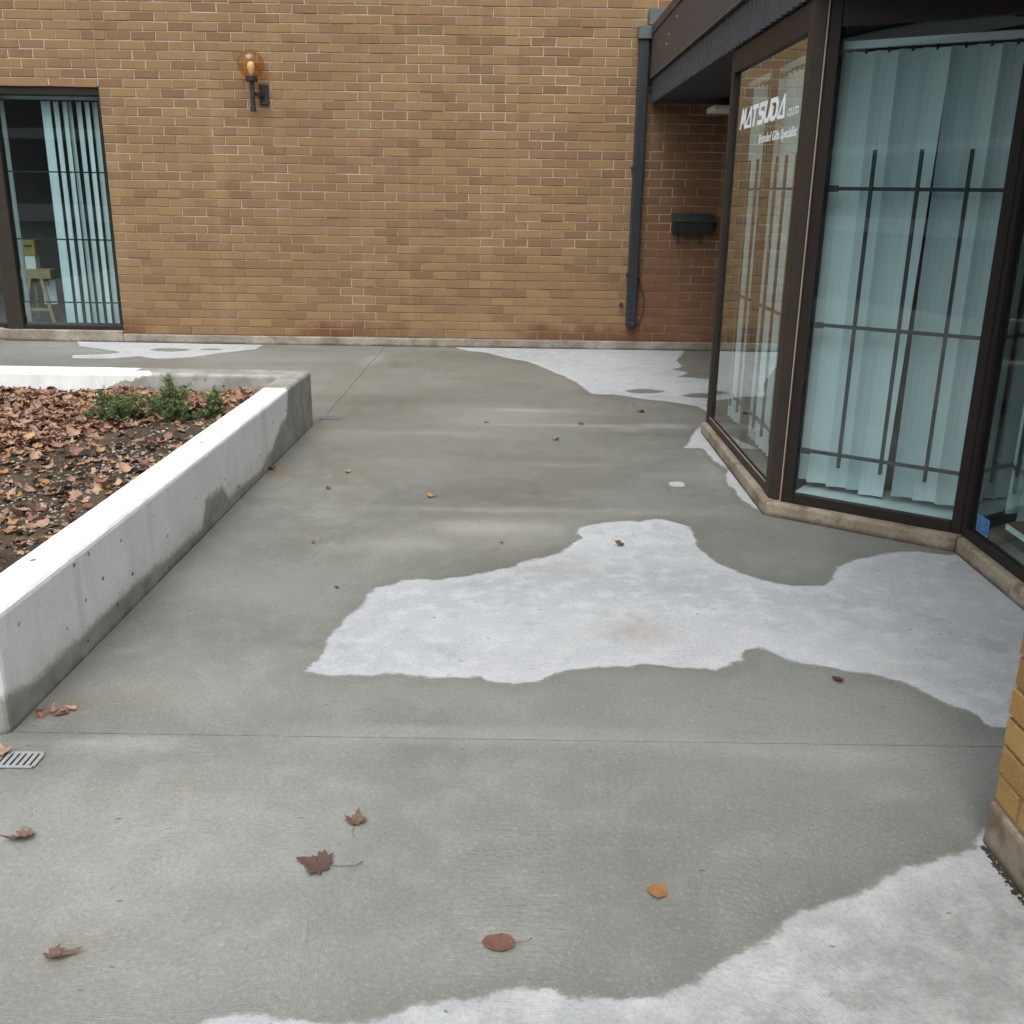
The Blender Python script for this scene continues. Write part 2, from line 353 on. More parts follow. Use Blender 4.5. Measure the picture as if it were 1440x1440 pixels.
def leaf_mat(name, per_object, stops):
    t = NT(name); p = t.pos()
    r = t.n('ShaderNodeObjectInfo').outputs['Random'] if per_object else t.attr('tone')[2]
    c = t.ramp(r, stops); n1 = t.noise(p, 60, 4, 0.65); n2 = t.noise(p, 220, 3)
    c = t.mix(t.math('MULTIPLY', t.smooth(n1, 0.42, 0.68), 0.5), c, t.mix(0.6, c, (0.03, 0.016, 0.01)))
    c = t.mix(t.math('MULTIPLY', t.smooth(n2, 0.55, 0.75), 0.3), c, (0.36, 0.24, 0.14))
    t.bsdf(c, 0.62, t.bump(n1, 0.5, 0.003), 0.35); return t.m
LIT = [(0, (0.10, 0.048, 0.036)), (0.15, (0.20, 0.115, 0.085)), (0.4, (0.29, 0.185, 0.135)), (0.6, (0.36, 0.235, 0.155)), (0.74, (0.20, 0.080, 0.045)), (0.86, (0.43, 0.29, 0.17)), (0.93, (0.33, 0.19, 0.07)), (1, (0.30, 0.13, 0.05))]
M['leaf'] = leaf_mat('dead_leaf', True, LIT)
M['leaf_run'] = leaf_mat('dead_leaf_litter', False, LIT)
M['leaf_dark'] = leaf_mat('wet_dark_leaf', True, [(0, (0.075, 0.046, 0.036)), (0.5, (0.105, 0.062, 0.048)), (1, (0.135, 0.078, 0.058))])
M['leaf_orange'] = leaf_mat('orange_leaf', True, [(0, (0.24, 0.115, 0.045)), (1, (0.26, 0.125, 0.05))])
M['leaf_red'] = leaf_mat('dark_red_leaf', True, [(0, (0.085, 0.018, 0.012)), (1, (0.095, 0.022, 0.015))])
M['leaf_mauve'] = leaf_mat('brown_ovate_leaf', True, [(0, (0.125, 0.062, 0.045)), (1, (0.135, 0.07, 0.05))])
M['needle'] = leaf_mat('evergreen_needles', False, [(0, (0.030, 0.065, 0.026)), (0.5, (0.085, 0.145, 0.052)), (0.85, (0.165, 0.225, 0.085)), (1, (0.24, 0.275, 0.12))])
M['bark'] = paint('twig_bark', (0.11, 0.075, 0.05), 0.85, 0.2, 30)
M['pebble'] = leaf_mat('pale_gravel', False, [(0, (0.10, 0.085, 0.065)), (0.4, (0.20, 0.175, 0.145)), (0.8, (0.32, 0.295, 0.255)), (1, (0.50, 0.48, 0.45))])
M['bronze'] = paint('bronze_anodised_aluminium', (0.034, 0.027, 0.021), 0.5, 0.18, 14, 0.22)
M['bronze_dark'] = paint('dark_bronze_frame', (0.022, 0.017, 0.015), 0.5, 0.15, 14, 0.2)
M['seam'] = paint('worn_beige_gasket', (0.30, 0.24, 0.17), 0.6, 0.15, 20)
M['black'] = paint('black_steel_bar', (0.016, 0.017, 0.018), 0.5, 0.15, 20)
M['fascia'] = paint('brown_metal_fascia', (0.050, 0.048, 0.049), 0.55, 0.12, 5)
M['rib'] = paint('blue_black_ribbed_metal', (0.030, 0.040, 0.052), 0.42, 0.12, 7)
M['soffit'] = paint('dark_soffit_panel', (0.022, 0.028, 0.035), 0.7, 0.12, 6)
M['pipe'] = paint('charcoal_downpipe', (0.020, 0.026, 0.032), 0.45, 0.15, 12)
M['pipe_cap'] = paint('grey_green_outlet_box', (0.075, 0.095, 0.098), 0.5, 0.12, 12)
M['lampblack'] = paint('black_lamp_metal', (0.022, 0.018, 0.019), 0.45, 0.15, 20)
M['mailbox'] = paint('black_mailbox_metal', (0.018, 0.018, 0.020), 0.5, 0.15, 18)
M['mail_lid'] = paint('dark_green_mailbox_lid', (0.028, 0.052, 0.046), 0.4, 0.15, 18)
M['white'] = paint('white_plastic', (0.66, 0.68, 0.66), 0.5, 0.06, 12)
M['decal'] = paint('white_vinyl_lettering', (0.88, 0.90, 0.92), 0.5, 0.03, 12)
M['sticker'] = paint('blue_sticker', (0.015, 0.10, 0.30), 0.4, 0.12, 30)
M['sticker_light'] = paint('pale_blue_sticker_print', (0.20, 0.36, 0.50), 0.4, 0.06, 30)
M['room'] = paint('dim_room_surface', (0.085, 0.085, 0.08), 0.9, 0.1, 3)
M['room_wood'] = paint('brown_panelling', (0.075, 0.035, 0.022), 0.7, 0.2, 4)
M['wood'] = paint('pale_pine', (0.36, 0.25, 0.13), 0.6, 0.18, 10)
M['yellow'] = paint('yellow_card', (0.30, 0.20, 0.055), 0.6, 0.12, 20)
M['grate_dull'] = paint('dull_grate', (0.20, 0.21, 0.21), 0.5, 0.2, 40)
M['grate'] = paint('galvanised_grate', (0.30, 0.315, 0.315), 0.45, 0.14, 30, 0.5, 0.15)
M['bulb'] = paint('frosted_bulb', (0.86, 0.82, 0.74), 0.5, 0.03, 20)
M['far_wall'] = paint('far_brown_wall', (0.10, 0.075, 0.055), 0.9, 0.2, 0.6)
M['far_glass'] = paint('far_window', (0.02, 0.025, 0.03), 0.15, 0.1, 1)
M['glass'] = glass('window_glass', (0.865, 0.945, 0.952))

def amber():
    t = NT('amber_acrylic'); fr = t.n('ShaderNodeFresnel'); fr.inputs[0].default_value = 1.49
    tr = t.n('ShaderNodeBsdfTransparent'); tr.inputs[0].default_value = (0.92, 0.73, 0.50, 1)
    gl = t.n('ShaderNodeBsdfGlossy'); gl.inputs['Roughness'].default_value = 0.06
    df = t.n('ShaderNodeBsdfDiffuse'); df.inputs[0].default_value = (0.30, 0.165, 0.07, 1)
    m0 = t.n('ShaderNodeMixShader'); m0.inputs[0].default_value = 0.16; t.t.links.new(tr.outputs[0], m0.inputs[1]); t.t.links.new(df.outputs[0], m0.inputs[2])
    mx = t.n('ShaderNodeMixShader'); t.t.links.new(t.math('MULTIPLY', fr.outputs[0], t.math('SUBTRACT', 1.0, t.n('ShaderNodeNewGeometry').outputs['Backfacing'])), mx.inputs[0]); t.t.links.new(m0.outputs[0], mx.inputs[1]); t.t.links.new(gl.outputs[0], mx.inputs[2])
    t.t.links.new(mx.outputs[0], t.out.inputs[0]); return t.m
M['amber'] = amber()

def fabric():
    t = NT('pale_blind_fabric'); p = t.pos(); wv = t.noise(t.mapv(p, (1, 1, 0.08)), 160, 2); lg = t.noise(p, 3, 3)
    r = t.n('ShaderNodeObjectInfo').outputs['Random']
    c = t.mix(r, (0.44, 0.49, 0.50), (0.76, 0.77, 0.75)); c = t.mix(t.math('MULTIPLY', wv, 0.25), c, (0.5, 0.52, 0.5)); c = t.mix(t.math('MULTIPLY', lg, 0.15), c, (0.6, 0.62, 0.6))
    t.bsdf(c, 0.85, t.bump(wv, 0.15, 0.002), 0.2); return t.m
M['fabric'] = fabric()

# ================================================================== THE GROUND
g = MB(); g.poly([(-600,-600,-0.12),(600,-600,-0.12),(600,600,-0.12),(-600,600,-0.12)])
tag(g.build('ground', M['asphalt']), kind='structure')

DRY = [
 [(-0.664,2.954),(-0.638,3.078),(-0.65,3.17),(-0.607,3.297),(-0.564,3.577),(-0.533,3.681),(-0.443,3.755),(-0.27,3.781),(-0.11,3.85),(0.027,3.964),(0.142,4.058),(0.248,4.182),(0.307,4.296),(0.322,4.472),(0.473,4.544),(0.72,4.607),(0.837,4.536),(0.851,4.319),(0.831,4.206),(0.885,4.042),(0.951,3.917),(1.036,3.812),(1.121,3.764),(1.275,3.765),(1.348,3.878),(1.388,3.977),(1.523,4.113),(1.667,4.165),(1.829,4.203),(1.95,4.162),(2.171,4.208),(2.261,3.286),(1.87,2.628),(1.472,2.636),(1.422,2.643),(1.433,2.696),(1.368,2.767),(1.329,2.883),(1.285,2.943),(1.2,2.978),(1.102,3.011),(1.063,3.047),(0.97,3.073),(0.934,3.129),(0.874,3.179),(0.805,3.148),(0.78,3.055),(0.694,2.998),(0.577,3.009),(0.493,3.033),(0.279,2.997),(0.168,2.957),(0.112,2.897),(0.005,2.889),(-0.081,2.898),(-0.231,2.909),(-0.407,2.938),(-0.552,2.903)],
 [(-0.597,1.394),(-0.585,1.491),(-0.567,1.528),(-0.503,1.532),(-0.468,1.511),(-0.349,1.498),(-0.258,1.51),(-0.203,1.541),(-0.062,1.55),(0.009,1.581),(0.07,1.593),(0.154,1.576),(0.25,1.57),(0.337,1.592),(0.42,1.646),(0.51,1.713),(0.603,1.778),(0.702,1.844),(0.821,1.914),(0.933,1.991),(1.048,2.023),(1.122,2.025),(1.169,2.097),(1.232,2.188),(1.393,2.192),(1.5,1.0),(1.3,0.2),(-0.9,0.4)],
 [(-0.602,10.131),(-0.464,9.937),(-0.254,9.822),(-0.107,9.549),(0.11,9.346),(0.257,9.008),(0.377,8.69),(0.504,8.346),(0.584,7.978),(0.634,7.738),(0.784,7.775),(0.979,7.623),(1.189,7.518),(1.371,7.375),(1.417,7.118),(1.599,6.912),(2.067,8.531),(1.697,8.545),(1.573,8.555),(1.44,8.625),(1.549,8.846),(1.433,9.0),(1.556,9.182),(1.553,9.542),(1.687,9.944),(1.769,10.421),(-0.6,10.42)],
 [(1.255,6.663),(1.148,6.311),(1.075,6.054),(1.195,6.061),(1.2,5.77),(1.234,5.583),(1.191,5.306),(1.193,4.948),(1.224,4.867),(1.254,4.711),(1.341,4.707),(1.402,6.673),(1.304,6.667)],
 [(0.85,5.297),(0.919,5.287),(0.955,5.218),(0.921,5.175),(0.865,5.186)],
 [(-4.482,10.2),(-4.199,10.183),(-3.886,10.2),(-3.446,10.15),(-2.552,10.12),(-2.561,9.833),(-2.85,9.549),(-2.998,9.293),(-3.289,9.172),(-3.519,9.302),(-3.712,9.132),(-4.075,9.132),(-4.129,9.303),(-3.885,9.387),(-3.75,9.523),(-3.986,9.69),(-4.286,9.856)],
]
HOLES = [(1.05,7.93,0.14,0.10),(1.50,7.77,0.15,0.10),(-3.36,9.71,0.19,0.11),(-2.98,9.78,0.10,0.05)]
PALE = [(-0.10,4.44,0.34,0.10,.8),(-0.52,4.20,0.22,0.13,.8),(-0.78,4.12,0.16,0.13,.5),(0.09,7.12,0.30,0.05,.9),(0.53,6.64,0.70,0.045,.8),(1.05,6.66,0.35,0.06,.8),(0.1,4.72,0.8,0.045,.5),
        (-0.20,2.56,0.7,0.035,.7),(0.45,2.55,0.6,0.03,.5),(-1.1,2.47,0.22,0.05,.9),(-0.98,2.07,0.12,0.10,.6),(-0.72,2.20,0.16,0.10,.6),(-0.42,2.28,0.14,0.08,.5),(-0.85,2.74,0.12,0.04,.7),(-1.33,9.3,0.10,0.35,.7),
        (0.80,6.55,0.12,0.08,.6),(-0.6,6.35,0.5,0.06,.3),(0.2,5.6,0.5,0.05,.25),(-0.85,2.05,0.75,0.45,.55),(-0.9,2.9,.55,.4,.42),(-0.95,4.6,.5,.8,.25),(-0.2,2.2,.6,.25,.30),(-0.7,3.6,.35,.5,.22),(-0.3,1.72,.5,.14,.30),(0.95,2.47,0.20,0.05,.7),(0.70,2.50,0.15,0.04,.6),(1.0,2.30,.08,.03,.5),(-0.9,1.95,.25,.08,.5),(-0.1,2.35,.3,.06,.35),(-3.9,9.6,.8,.2,.35),(-4.6,9.9,.5,.2,.5),(1.15,5.5,.05,.5,.4)]
STAIN = [(-1.30,5.37,0.10,0.13,.9),(-0.86,5.40,0.16,0.10,.45),(-0.90,1.68,0.06,0.05,.6),(-1.33,2.70,0.10,0.06,.55),(-0.85,2.27,0.05,0.03,.55),(-1.05,2.25,0.06,0.04,.3),(0.35,7.35,0.3,0.12,.35),(0.05,4.05,.2,.05,.25),(-1.15,2.75,.15,.1,.25),(0.46,3.31,0.13,0.11,.55),(1.28,3.0,.07,.05,.3),(0.22,3.9,.2,.06,.3),(-1.38,8.1,.12,.6,.25)]

def seg_sdf(px, py):
    """signed distance to the union of the dry patches: positive inside"""
    best = np.full(px.shape, -9.0)
    for poly in DRY:
        P = np.array(poly); Q = np.roll(P, -1, 0); d = np.full(px.shape, 1e9); ins = np.zeros(px.shape, bool)
        for (ax, ay), (bx, by) in zip(P, Q):
            ex, ey = bx-ax, by-ay; L = ex*ex+ey*ey+1e-12
            t = np.clip(((px-ax)*ex+(py-ay)*ey)/L, 0, 1); d = np.minimum(d, np.hypot(px-ax-t*ex, py-ay-t*ey))
            c = (ay > py) != (by > py)
            ins ^= c & (px < ex*(py-ay)/(ey if abs(ey) > 1e-9 else 1e-9)+ax)
        best = np.maximum(best, np.where(ins, d, -d))
    for hx, hy, a, b in HOLES:
        r = np.hypot((px-hx)/a, (py-hy)/b); best = np.minimum(best, (r-1)*min(a, b))
    return np.clip(best, -0.6, 0.6)

def vnoise(px, py, cell, seed, octaves=4):
    o = np.zeros(px.shape); amp = 1.0; tot = 0.0; r = np.random.default_rng(seed)
    for k in range(octaves):
        G = r.random((128, 128)); a = px/cell+40; b = py/cell+40; i = np.floor(a).astype(int); j = np.floor(b).astype(int); fa = a-i; fb = b-j
        fa = fa*fa*(3-2*fa); fb = fb*fb*(3-2*fb); g_ = lambda p_, q_: G[p_ % 128, q_ % 128]
        o += amp*((g_(i, j)*(1-fa)+g_(i+1, j)*fa)*(1-fb)+(g_(i, j+1)*(1-fa)+g_(i+1, j+1)*fa)*fb); tot += amp; amp *= 0.55; cell *= 0.5
    return np.clip((o/tot-0.5)*1.9+0.5, 0, 1)

def blobs(px, py, L):
    o = np.zeros(px.shape)
    for cx, cy, a, b, s in L: o = np.maximum(o, s*np.exp(-(((px-cx)/a)**2+((py-cy)/b)**2)))
    return o

pv = MB(); pv.box(-7.9, 4.4, -2.9, 10.35, -0.11, -0.045)
pav = tag(pv.build('pavement', M['joint']), kind='structure')
def slab(x0, x1, y0, y1, res=0.045):
    nx = max(2, int((x1-x0)/res)); ny = max(2, int((y1-y0)/res))
    xs = np.linspace(x0, x1, nx+1); ys = np.linspace(y0, y1, ny+1)
    gx, gy = np.meshgrid(xs, ys); gx = gx.ravel(); gy = gy.ravel(); gz = np.zeros_like(gx)
    V = np.stack([gx, gy, gz], 1); W = nx+1
    i = (np.arange(ny)[:, None]*W+np.arange(nx)[None]).ravel()
    F = np.stack([i, i+1, i+W+1, i+W], 1).tolist()
    n0 = len(V); ring = list(range(0, nx))+[r*W+nx for r in range(ny)]+[ny*W+c for c in range(nx, 0, -1)]+[r*W for r in range(ny, 0, -1)]
    low = V[ring].copy(); low[:, 2] = -0.05; V = np.vstack([V, low]); k = len(ring)
    for a in range(k): F.append([ring[a], n0+a, n0+(a+1) % k, ring[(a+1) % k]])
    me = bpy.data.meshes.new('concrete_slab'); me.from_pydata(V.tolist(), [], F); me.update()
    for nm, arr in (('dry_edge', seg_sdf(V[:, 0], V[:, 1])), ('pale', blobs(V[:, 0], V[:, 1], PALE)), ('stain', blobs(V[:, 0], V[:, 1], STAIN)),
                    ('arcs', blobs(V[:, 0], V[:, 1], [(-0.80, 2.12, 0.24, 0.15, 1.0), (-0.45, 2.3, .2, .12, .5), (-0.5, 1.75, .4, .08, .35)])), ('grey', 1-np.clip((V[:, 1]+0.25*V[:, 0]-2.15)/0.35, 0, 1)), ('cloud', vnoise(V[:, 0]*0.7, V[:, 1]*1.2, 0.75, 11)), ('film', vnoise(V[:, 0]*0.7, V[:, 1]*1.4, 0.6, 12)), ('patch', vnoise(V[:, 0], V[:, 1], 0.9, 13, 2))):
        at = me.attributes.new(nm, 'FLOAT', 'POINT'); at.data.foreach_set('value', arr.astype(np.float32))
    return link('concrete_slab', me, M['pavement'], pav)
J = 0.0020
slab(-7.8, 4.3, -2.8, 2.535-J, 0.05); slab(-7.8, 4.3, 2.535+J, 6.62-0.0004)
slab(-1.315+J, 4.3, 6.62+0.0004, 10.3); slab(-7.8, -1.315-J, 6.62+0.0004, 10.3)

# ================================================================== BRICK BUILDING AT THE BACK
WY = 10.17
bb = empty('brick_building', (-1.0, WY, 0), 'tan brick building with grey footing closing the far end of the walkway', 'building')
mw = MB()
mw.box(-3.968, 2.75, WY+0.0055, WY+0.26, 0.085, 4.3)
mw.box(-7.6, -3.969, WY+0.0055, WY+0.26, 2.412, 4.3)
wall = mw.build('wall', M['mortar'], bb)
pl = MB()
pl.box(-3.975, 2.75, WY-0.012, WY+0.255, -0.04, 0.084)
pl.build('footing', M['plinth'], bb, bevel=0.008, seg=1)

BL, BH, PX, PZ, Z0 = 0.2255, 0.0742, 0.2335, 0.0824, 0.088
def brick_mesh(L, H, D, seed, bev=0.004, wob=0.0015):
    r = random.Random(seed); m = MB(); m.box(-L/2, L/2, 0, D, -H/2, H/2)
    me = m.mesh('brick')
    bm = bmesh.new(); bm.from_mesh(me)
    ed = [e for e in bm.edges if all(v.co.y < 0.001 for v in e.verts)]
    bmesh.ops.bevel(bm, geom=ed, offset=bev, segments=1, affect='EDGES')
    for v in bm.verts: v.co += Vector((r.uniform(-wob, wob), r.uniform(-wob, wob)*0.6, r.uniform(-wob, wob)))
    bm.to_mesh(me); bm.free(); me.materials.append(M['brick']); return me
bm_full = [brick_mesh(BL, BH, 0.03, s) for s in range(8)]

def project(P):
    c = (np.asarray(P)-CAM) @ RW
    return 720+1400*c[..., 0]/c[..., 2], 720+1400*c[..., 1]/c[..., 2]

specs = []            # x centre, z centre, length
for r in range(51):
    zc = Z0+r*PZ+PZ/2+0.002; top = zc+PZ/2
    if top > 4.3: break
    off = -1.405+(0.0 if r % 2 == 0 else PX/2)
    for k in range(-30, 20):
        a = off+k*PX+0.004; b = a+BL
        lo = -3.966 if zc < 2.42 else -7.55
        hi = 2.72
        if zc > 2.42:                       # movement joint above the window jamb
            if a < -3.97 < b:
                for (c0, c1) in ((a, -3.976), (-3.964, b)):
                    if c1-c0 > 0.03: specs.append((0.5*(c0+c1), zc, c1-c0))
                continue
        a2, b2 = max(a, lo), min(b, hi)
        if b2-a2 > 0.03: specs.append((0.5*(a2+b2), zc, b2-a2))
S = np.array(specs)
u0, v0 = project(np.stack([S[:, 0]-S[:, 2]/2, np.full(len(S), WY), S[:, 1]-BH/2], 1)); u1, v1 = project(np.stack([S[:, 0]+S[:, 2]/2, np.full(len(S), WY), S[:, 1]+BH/2], 1))
area = (u1-u0)*(v0-v1)
hid = (u0 < 0) | (u1 > 905) | (v1 < 0) | (v0 > 480)
area[hid] = -1
pick = set(np.argsort(-area)[:300].tolist())
run_v, run_f, run_t = [], [], []
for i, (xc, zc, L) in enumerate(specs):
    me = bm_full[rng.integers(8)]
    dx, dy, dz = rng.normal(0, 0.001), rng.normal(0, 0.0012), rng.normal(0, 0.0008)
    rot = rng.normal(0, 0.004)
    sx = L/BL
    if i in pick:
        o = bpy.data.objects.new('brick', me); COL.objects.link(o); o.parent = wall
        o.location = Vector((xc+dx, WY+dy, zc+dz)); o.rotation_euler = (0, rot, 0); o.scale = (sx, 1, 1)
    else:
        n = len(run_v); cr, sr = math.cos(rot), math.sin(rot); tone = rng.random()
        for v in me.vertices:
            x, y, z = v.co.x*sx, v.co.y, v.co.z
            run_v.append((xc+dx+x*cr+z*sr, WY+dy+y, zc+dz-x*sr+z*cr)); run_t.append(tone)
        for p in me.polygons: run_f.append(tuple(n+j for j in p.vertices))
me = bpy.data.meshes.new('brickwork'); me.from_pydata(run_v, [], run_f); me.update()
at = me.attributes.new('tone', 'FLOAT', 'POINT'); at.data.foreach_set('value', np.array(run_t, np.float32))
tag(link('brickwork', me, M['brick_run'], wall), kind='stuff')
# wall's own location is -parent location so its children sit in world coordinates

# left shop window of the building: one pane in the wall, then a post and an angled pane
wf = MB()
wf.box(-5.00, -3.972, WY+0.02, WY+0.09, 2.33, 2.411)          # head
wf.box(-5.00, -3.972, WY+0.02, WY+0.09, 0.118, 0.160)         # bottom rail
wf.box(-4.000, -3.972, WY+0.022, WY+0.088, 0.161, 2.329)      # jamb
win = wf.build('window', M['bronze_dark'], bb, bevel=0.003, seg=1)
MB().box(-4.985, -4.001, WY+0.05, WY+0.056, 0.161, 2.329).build('pane', M['glass'], win)
MB().prism([(-5.135, WY+0.005), (-4.985, WY+0.005), (-4.985, WY+0.095), (-5.06, WY+0.16), (-5.175, WY+0.05)], 0.118, 2.411).build('corner_post', M['bronze'], win, bevel=0.006, seg=1)
for zz in (1.636, 1.0, 0.384): MB().box(-4.985, -4.0, WY+0.075, WY+0.085, zz-0.007, zz+0.007).build('security_bar', M['black'], win)
MB().prism([(-5.16, WY-0.005), (-3.976, WY-0.005), (-3.976, WY+0.11), (-5.12, WY+0.11), (-5.9, WY+0.75), (-5.98, WY+0.66)], -0.04, 0.117).build('sill', M['plinth'], win, bevel=0.01, seg=1)
d_ = Vector((-0.74, 0.62, 0)).normalized(); a_ = Vector((-5.16, WY+0.06, 0))
q = [a_, a_+d_*0.95]; nrm_ = Vector((d_.y, -d_.x, 0))
def strip(a, b, n, t, z0, z1): return MB().prism([(a+n*0)[:2], (b+n*0)[:2], (b+n*t)[:2], (a+n*t)[:2]], z0, z1)
strip(q[0], q[1], nrm_, -0.006, 0.161, 2.329).build('pane', M['glass'], win)
strip(q[0]+nrm_*0.03, q[1]+nrm_*0.03, nrm_, -0.06, 2.33, 2.411).build('head_rail', M['bronze_dark'], win)
strip(q[0]+nrm_*0.03, q[1]+nrm_*0.03, nrm_, -0.06, 0.118, 0.160).build('bottom_rail', M['bronze_dark'], win)
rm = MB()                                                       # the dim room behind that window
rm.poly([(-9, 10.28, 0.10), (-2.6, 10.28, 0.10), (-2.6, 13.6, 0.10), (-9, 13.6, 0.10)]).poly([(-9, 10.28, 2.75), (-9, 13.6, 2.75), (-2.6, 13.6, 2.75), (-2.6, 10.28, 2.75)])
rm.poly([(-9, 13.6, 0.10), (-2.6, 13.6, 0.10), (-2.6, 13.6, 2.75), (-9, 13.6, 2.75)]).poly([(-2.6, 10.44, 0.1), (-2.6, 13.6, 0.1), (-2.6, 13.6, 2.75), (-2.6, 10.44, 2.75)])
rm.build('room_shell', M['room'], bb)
rf = MB(); rf.box(-7.6, 4.4, WY-0.02, 14.0, 4.31, 4.45); rf.build('roof', M['soffit'], bb)

# ================================================================== VERTICAL BLINDS
def blind(name, label, a, b, z0, z1, slats, rail_h=0.03):
    """a,b plan ends of the rail; slats: (t metres along, width, yaw from the rail direction, sway at the foot, lift)"""
    a = Vector((*a, 0)); b = Vector((*b, 0)); d = (b-a).normalized(); n = Vector((-d.y, d.x, 0))
    e = empty(name, (a.x, a.y, z0), label, 'blinds', 'vertical blinds in the windows')
    m = MB(); m.bar(a+Vector((0,0,z1+rail_h/2)), b+Vector((0,0,z1+rail_h/2)), 0.035, rail_h); m.build('head_rail', M['white'], e)
    hk = MB()
    for (t, wd, yaw, sway, lift) in slats:
        c = a+d*t; u = d*math.cos(yaw)+n*math.sin(yaw); v = Vector((-u.y, u.x, 0)); m = MB(); k = 4; zs = [z0+lift, z1-0.012]
        base = 0
        for side in (0, 1):
            for z in zs:
                sw = sway*(zs[1]-z)/(zs[1]-zs[0])
                for i in range(k+1):
                    s = i/k-0.5; bow = (0.25-s*s)*0.045
                    p = c+d*sw+u*(s*wd)+v*(bow+(0.0 if side == 0 else 0.0012)); m.v.append((p.x, p.y, z))
        for side in (0, 1):
            o0 = side*2*(k+1)
            for i in range(k):
                f = (o0+i, o0+i+1, o0+k+1+i+1, o0+k+1+i); m.f.append(f if side == 0 else f[::-1])
        m.build('slat', M['fabric'], e)
        hk.box(c.x-0.004, c.x+0.004, c.y-0.004, c.y+0.004, z1-0.022, z1+0.001)
    hk.build('hook_row', M['black'], e)
    return e
blind('vertical_blind', 'half open vertical blind in the brick wall window, pale narrow slats', (-5.02, WY+0.19), (-4.03, WY+0.19), 0.165, 2.30,
      [(t, 0.089, y, s, 0.0) for t, y, s in ((0.02, -0.66, 0), (0.445, -0.05, 0), (0.545, -0.64, 0), (0.628, -0.70, 0), (0.675, -0.74, 0.02), (0.765, -0.66, 0), (0.845, -0.70, 0), (0.92, -0.66, 0), (0.985, -0.70, 0))])

# ================================================================== GLAZED BAY ON THE RIGHT
sf = empty('glass_storefront', (1.6, 4.6, 0), 'bronze framed glass shopfront bay on a low kerb, white lettering on its side pane', 'shopfront')
kA, kB, kC, kD = (1.250, 6.50), (1.243, 4.705), (1.977, 4.192), (1.962, 2.10)
iA, iB, iC, iD = (1.46, 6.50), (1.46, 4.82), (2.19, 4.32), (2.19, 2.10)
for pts in ([kA, kB, iB, iA], [(kB[0]+0.003, kB[1]-0.002), kC, iC, iB], [(kC[0]+0.002, kC[1]-0.003), kD, iD, iC]):
    MB().prism(pts, -0.04, 0.072).build('kerb', M['kerb'], sf, bevel=0.014, seg=2)
GX, GX3 = 1.305, 2.03
P0, P1 = Vector((1.318, 4.728, 0)), Vector((2.012, 4.255, 0)); D2 = (P1-P0).normalized(); N2 = Vector((D2.y, -D2.x, 0))   # N2 points out
def seg2(t0, t1, o0, o1, z0, z1, name, mat, bev=0.003, parent=None):
    a, b = P0+D2*t0, P0+D2*t1
    pts = [(a+N2*o0)[:2], (b+N2*o0)[:2], (b+N2*o1)[:2], (a+N2*o1)[:2]]
    return MB().prism(pts, z0, z1).build(name, mat, parent or sf, bevel=bev, seg=1)
L2 = (P1-P0).length
# bay 1 (runs along the walkway)
MB().box(GX-0.025, GX+0.03, 6.455, 6.50, 0.072, 2.33).build('post', M['bronze'], sf, bevel=0.003, seg=1)
MB().box(GX+0.0075, GX+0.05, 5.615, 5.645, 0.112, 2.20).build('mullion', M['bronze_dark'], sf, bevel=0.002, seg=1)
MB().box(GX-0.022, GX+0.03, 4.842, 6.454, 0.073, 0.111).build('bottom_rail', M['bronze'], sf, bevel=0.003, seg=1)
MB().box(GX-0.022, GX+0.03, 4.842, 6.454, 2.201, 2.328).build('head_rail', M['bronze_dark'], sf, bevel=0.003, seg=1)
MB().box(GX-0.014, GX-0.009, 4.845, 6.45, 0.112, 0.117).build('glazing_bead', M['seam'], sf)
# corner post between the two panes: a brown half, a light seam, a dark half
MB().prism([(1.277, 4.841), (1.277, 4.752), (1.322, 4.722), (1.355, 4.76), (1.355, 4.841)], 0.073, 2.33).build('corner_post', M['bronze'], sf, bevel=0.003, seg=1)
seg2(0.018, 0.024, 0.033, -0.02, 0.073, 2.33, 'seam_strip', M['seam'], 0)
seg2(0.0245, 0.078, 0.022, -0.04, 0.073, 2.33, 'jamb', M['bronze_dark'])
pane1a = MB().box(GX, GX+0.006, 5.631, 6.454, 0.112, 2.20).build('pane', M['glass'], sf)
pane1b = MB().box(GX, GX+0.006, 4.842, 5.629, 0.112, 2.20).build('pane', M['glass'], sf)
for (y0, y1) in ((4.842, 5.614), (5.646, 6.454)):
    for zz in (1.541, 0.936, 0.333): MB().box(GX+0.035, GX+0.049, y0, y1, zz-0.007, zz+0.007).build('security_bar', M['black'], sf)
    for f in (0.25, 0.5, 0.75):
        yy = y0+(y1-y0)*f; MB().box(GX+0.020, GX+0.034, yy-0.007, yy+0.007, 0.275, 1.70).build('security_bar', M['black'], sf)
# bay 2 (faces the camera)
seg2(0.079, L2-0.032, 0.022, -0.03, 0.073, 0.124, 'bottom_rail', M['bronze_dark'])
seg2(0.079, L2-0.032, 0.022, -0.03, 2.195, 2.328, 'head_rail', M['bronze_dark'])
seg2(L2-0.031, L2+0.012, 0.022, -0.04, 0.073, 2.33, 'jamb', M['bronze_dark'])
seg2(0.079, L2-0.032, 0.0, -0.006, 0.124, 2.195, 'pane', M['glass'], 0)
seg2(0.079, L2-0.032, -0.008, -0.30, 0.095, 0.128, 'inner_sill', M['white'], 0)
for zz in (1.541, 0.936, 0.333):
    seg2(0.079, L2-0.032, -0.030, -0.044, zz-0.008, zz+0.008, 'security_bar', M['black'], 0)
    seg2(0.080, 0.125, -0.022, -0.029, zz-0.014, zz+0.014, 'bar_bracket', M['black'], 0)
for tt in (0.268, 0.463, 0.662): seg2(tt-0.0075, tt+0.0075, -0.014, -0.029, 0.275, 1.702, 'security_bar', M['black'], 0)
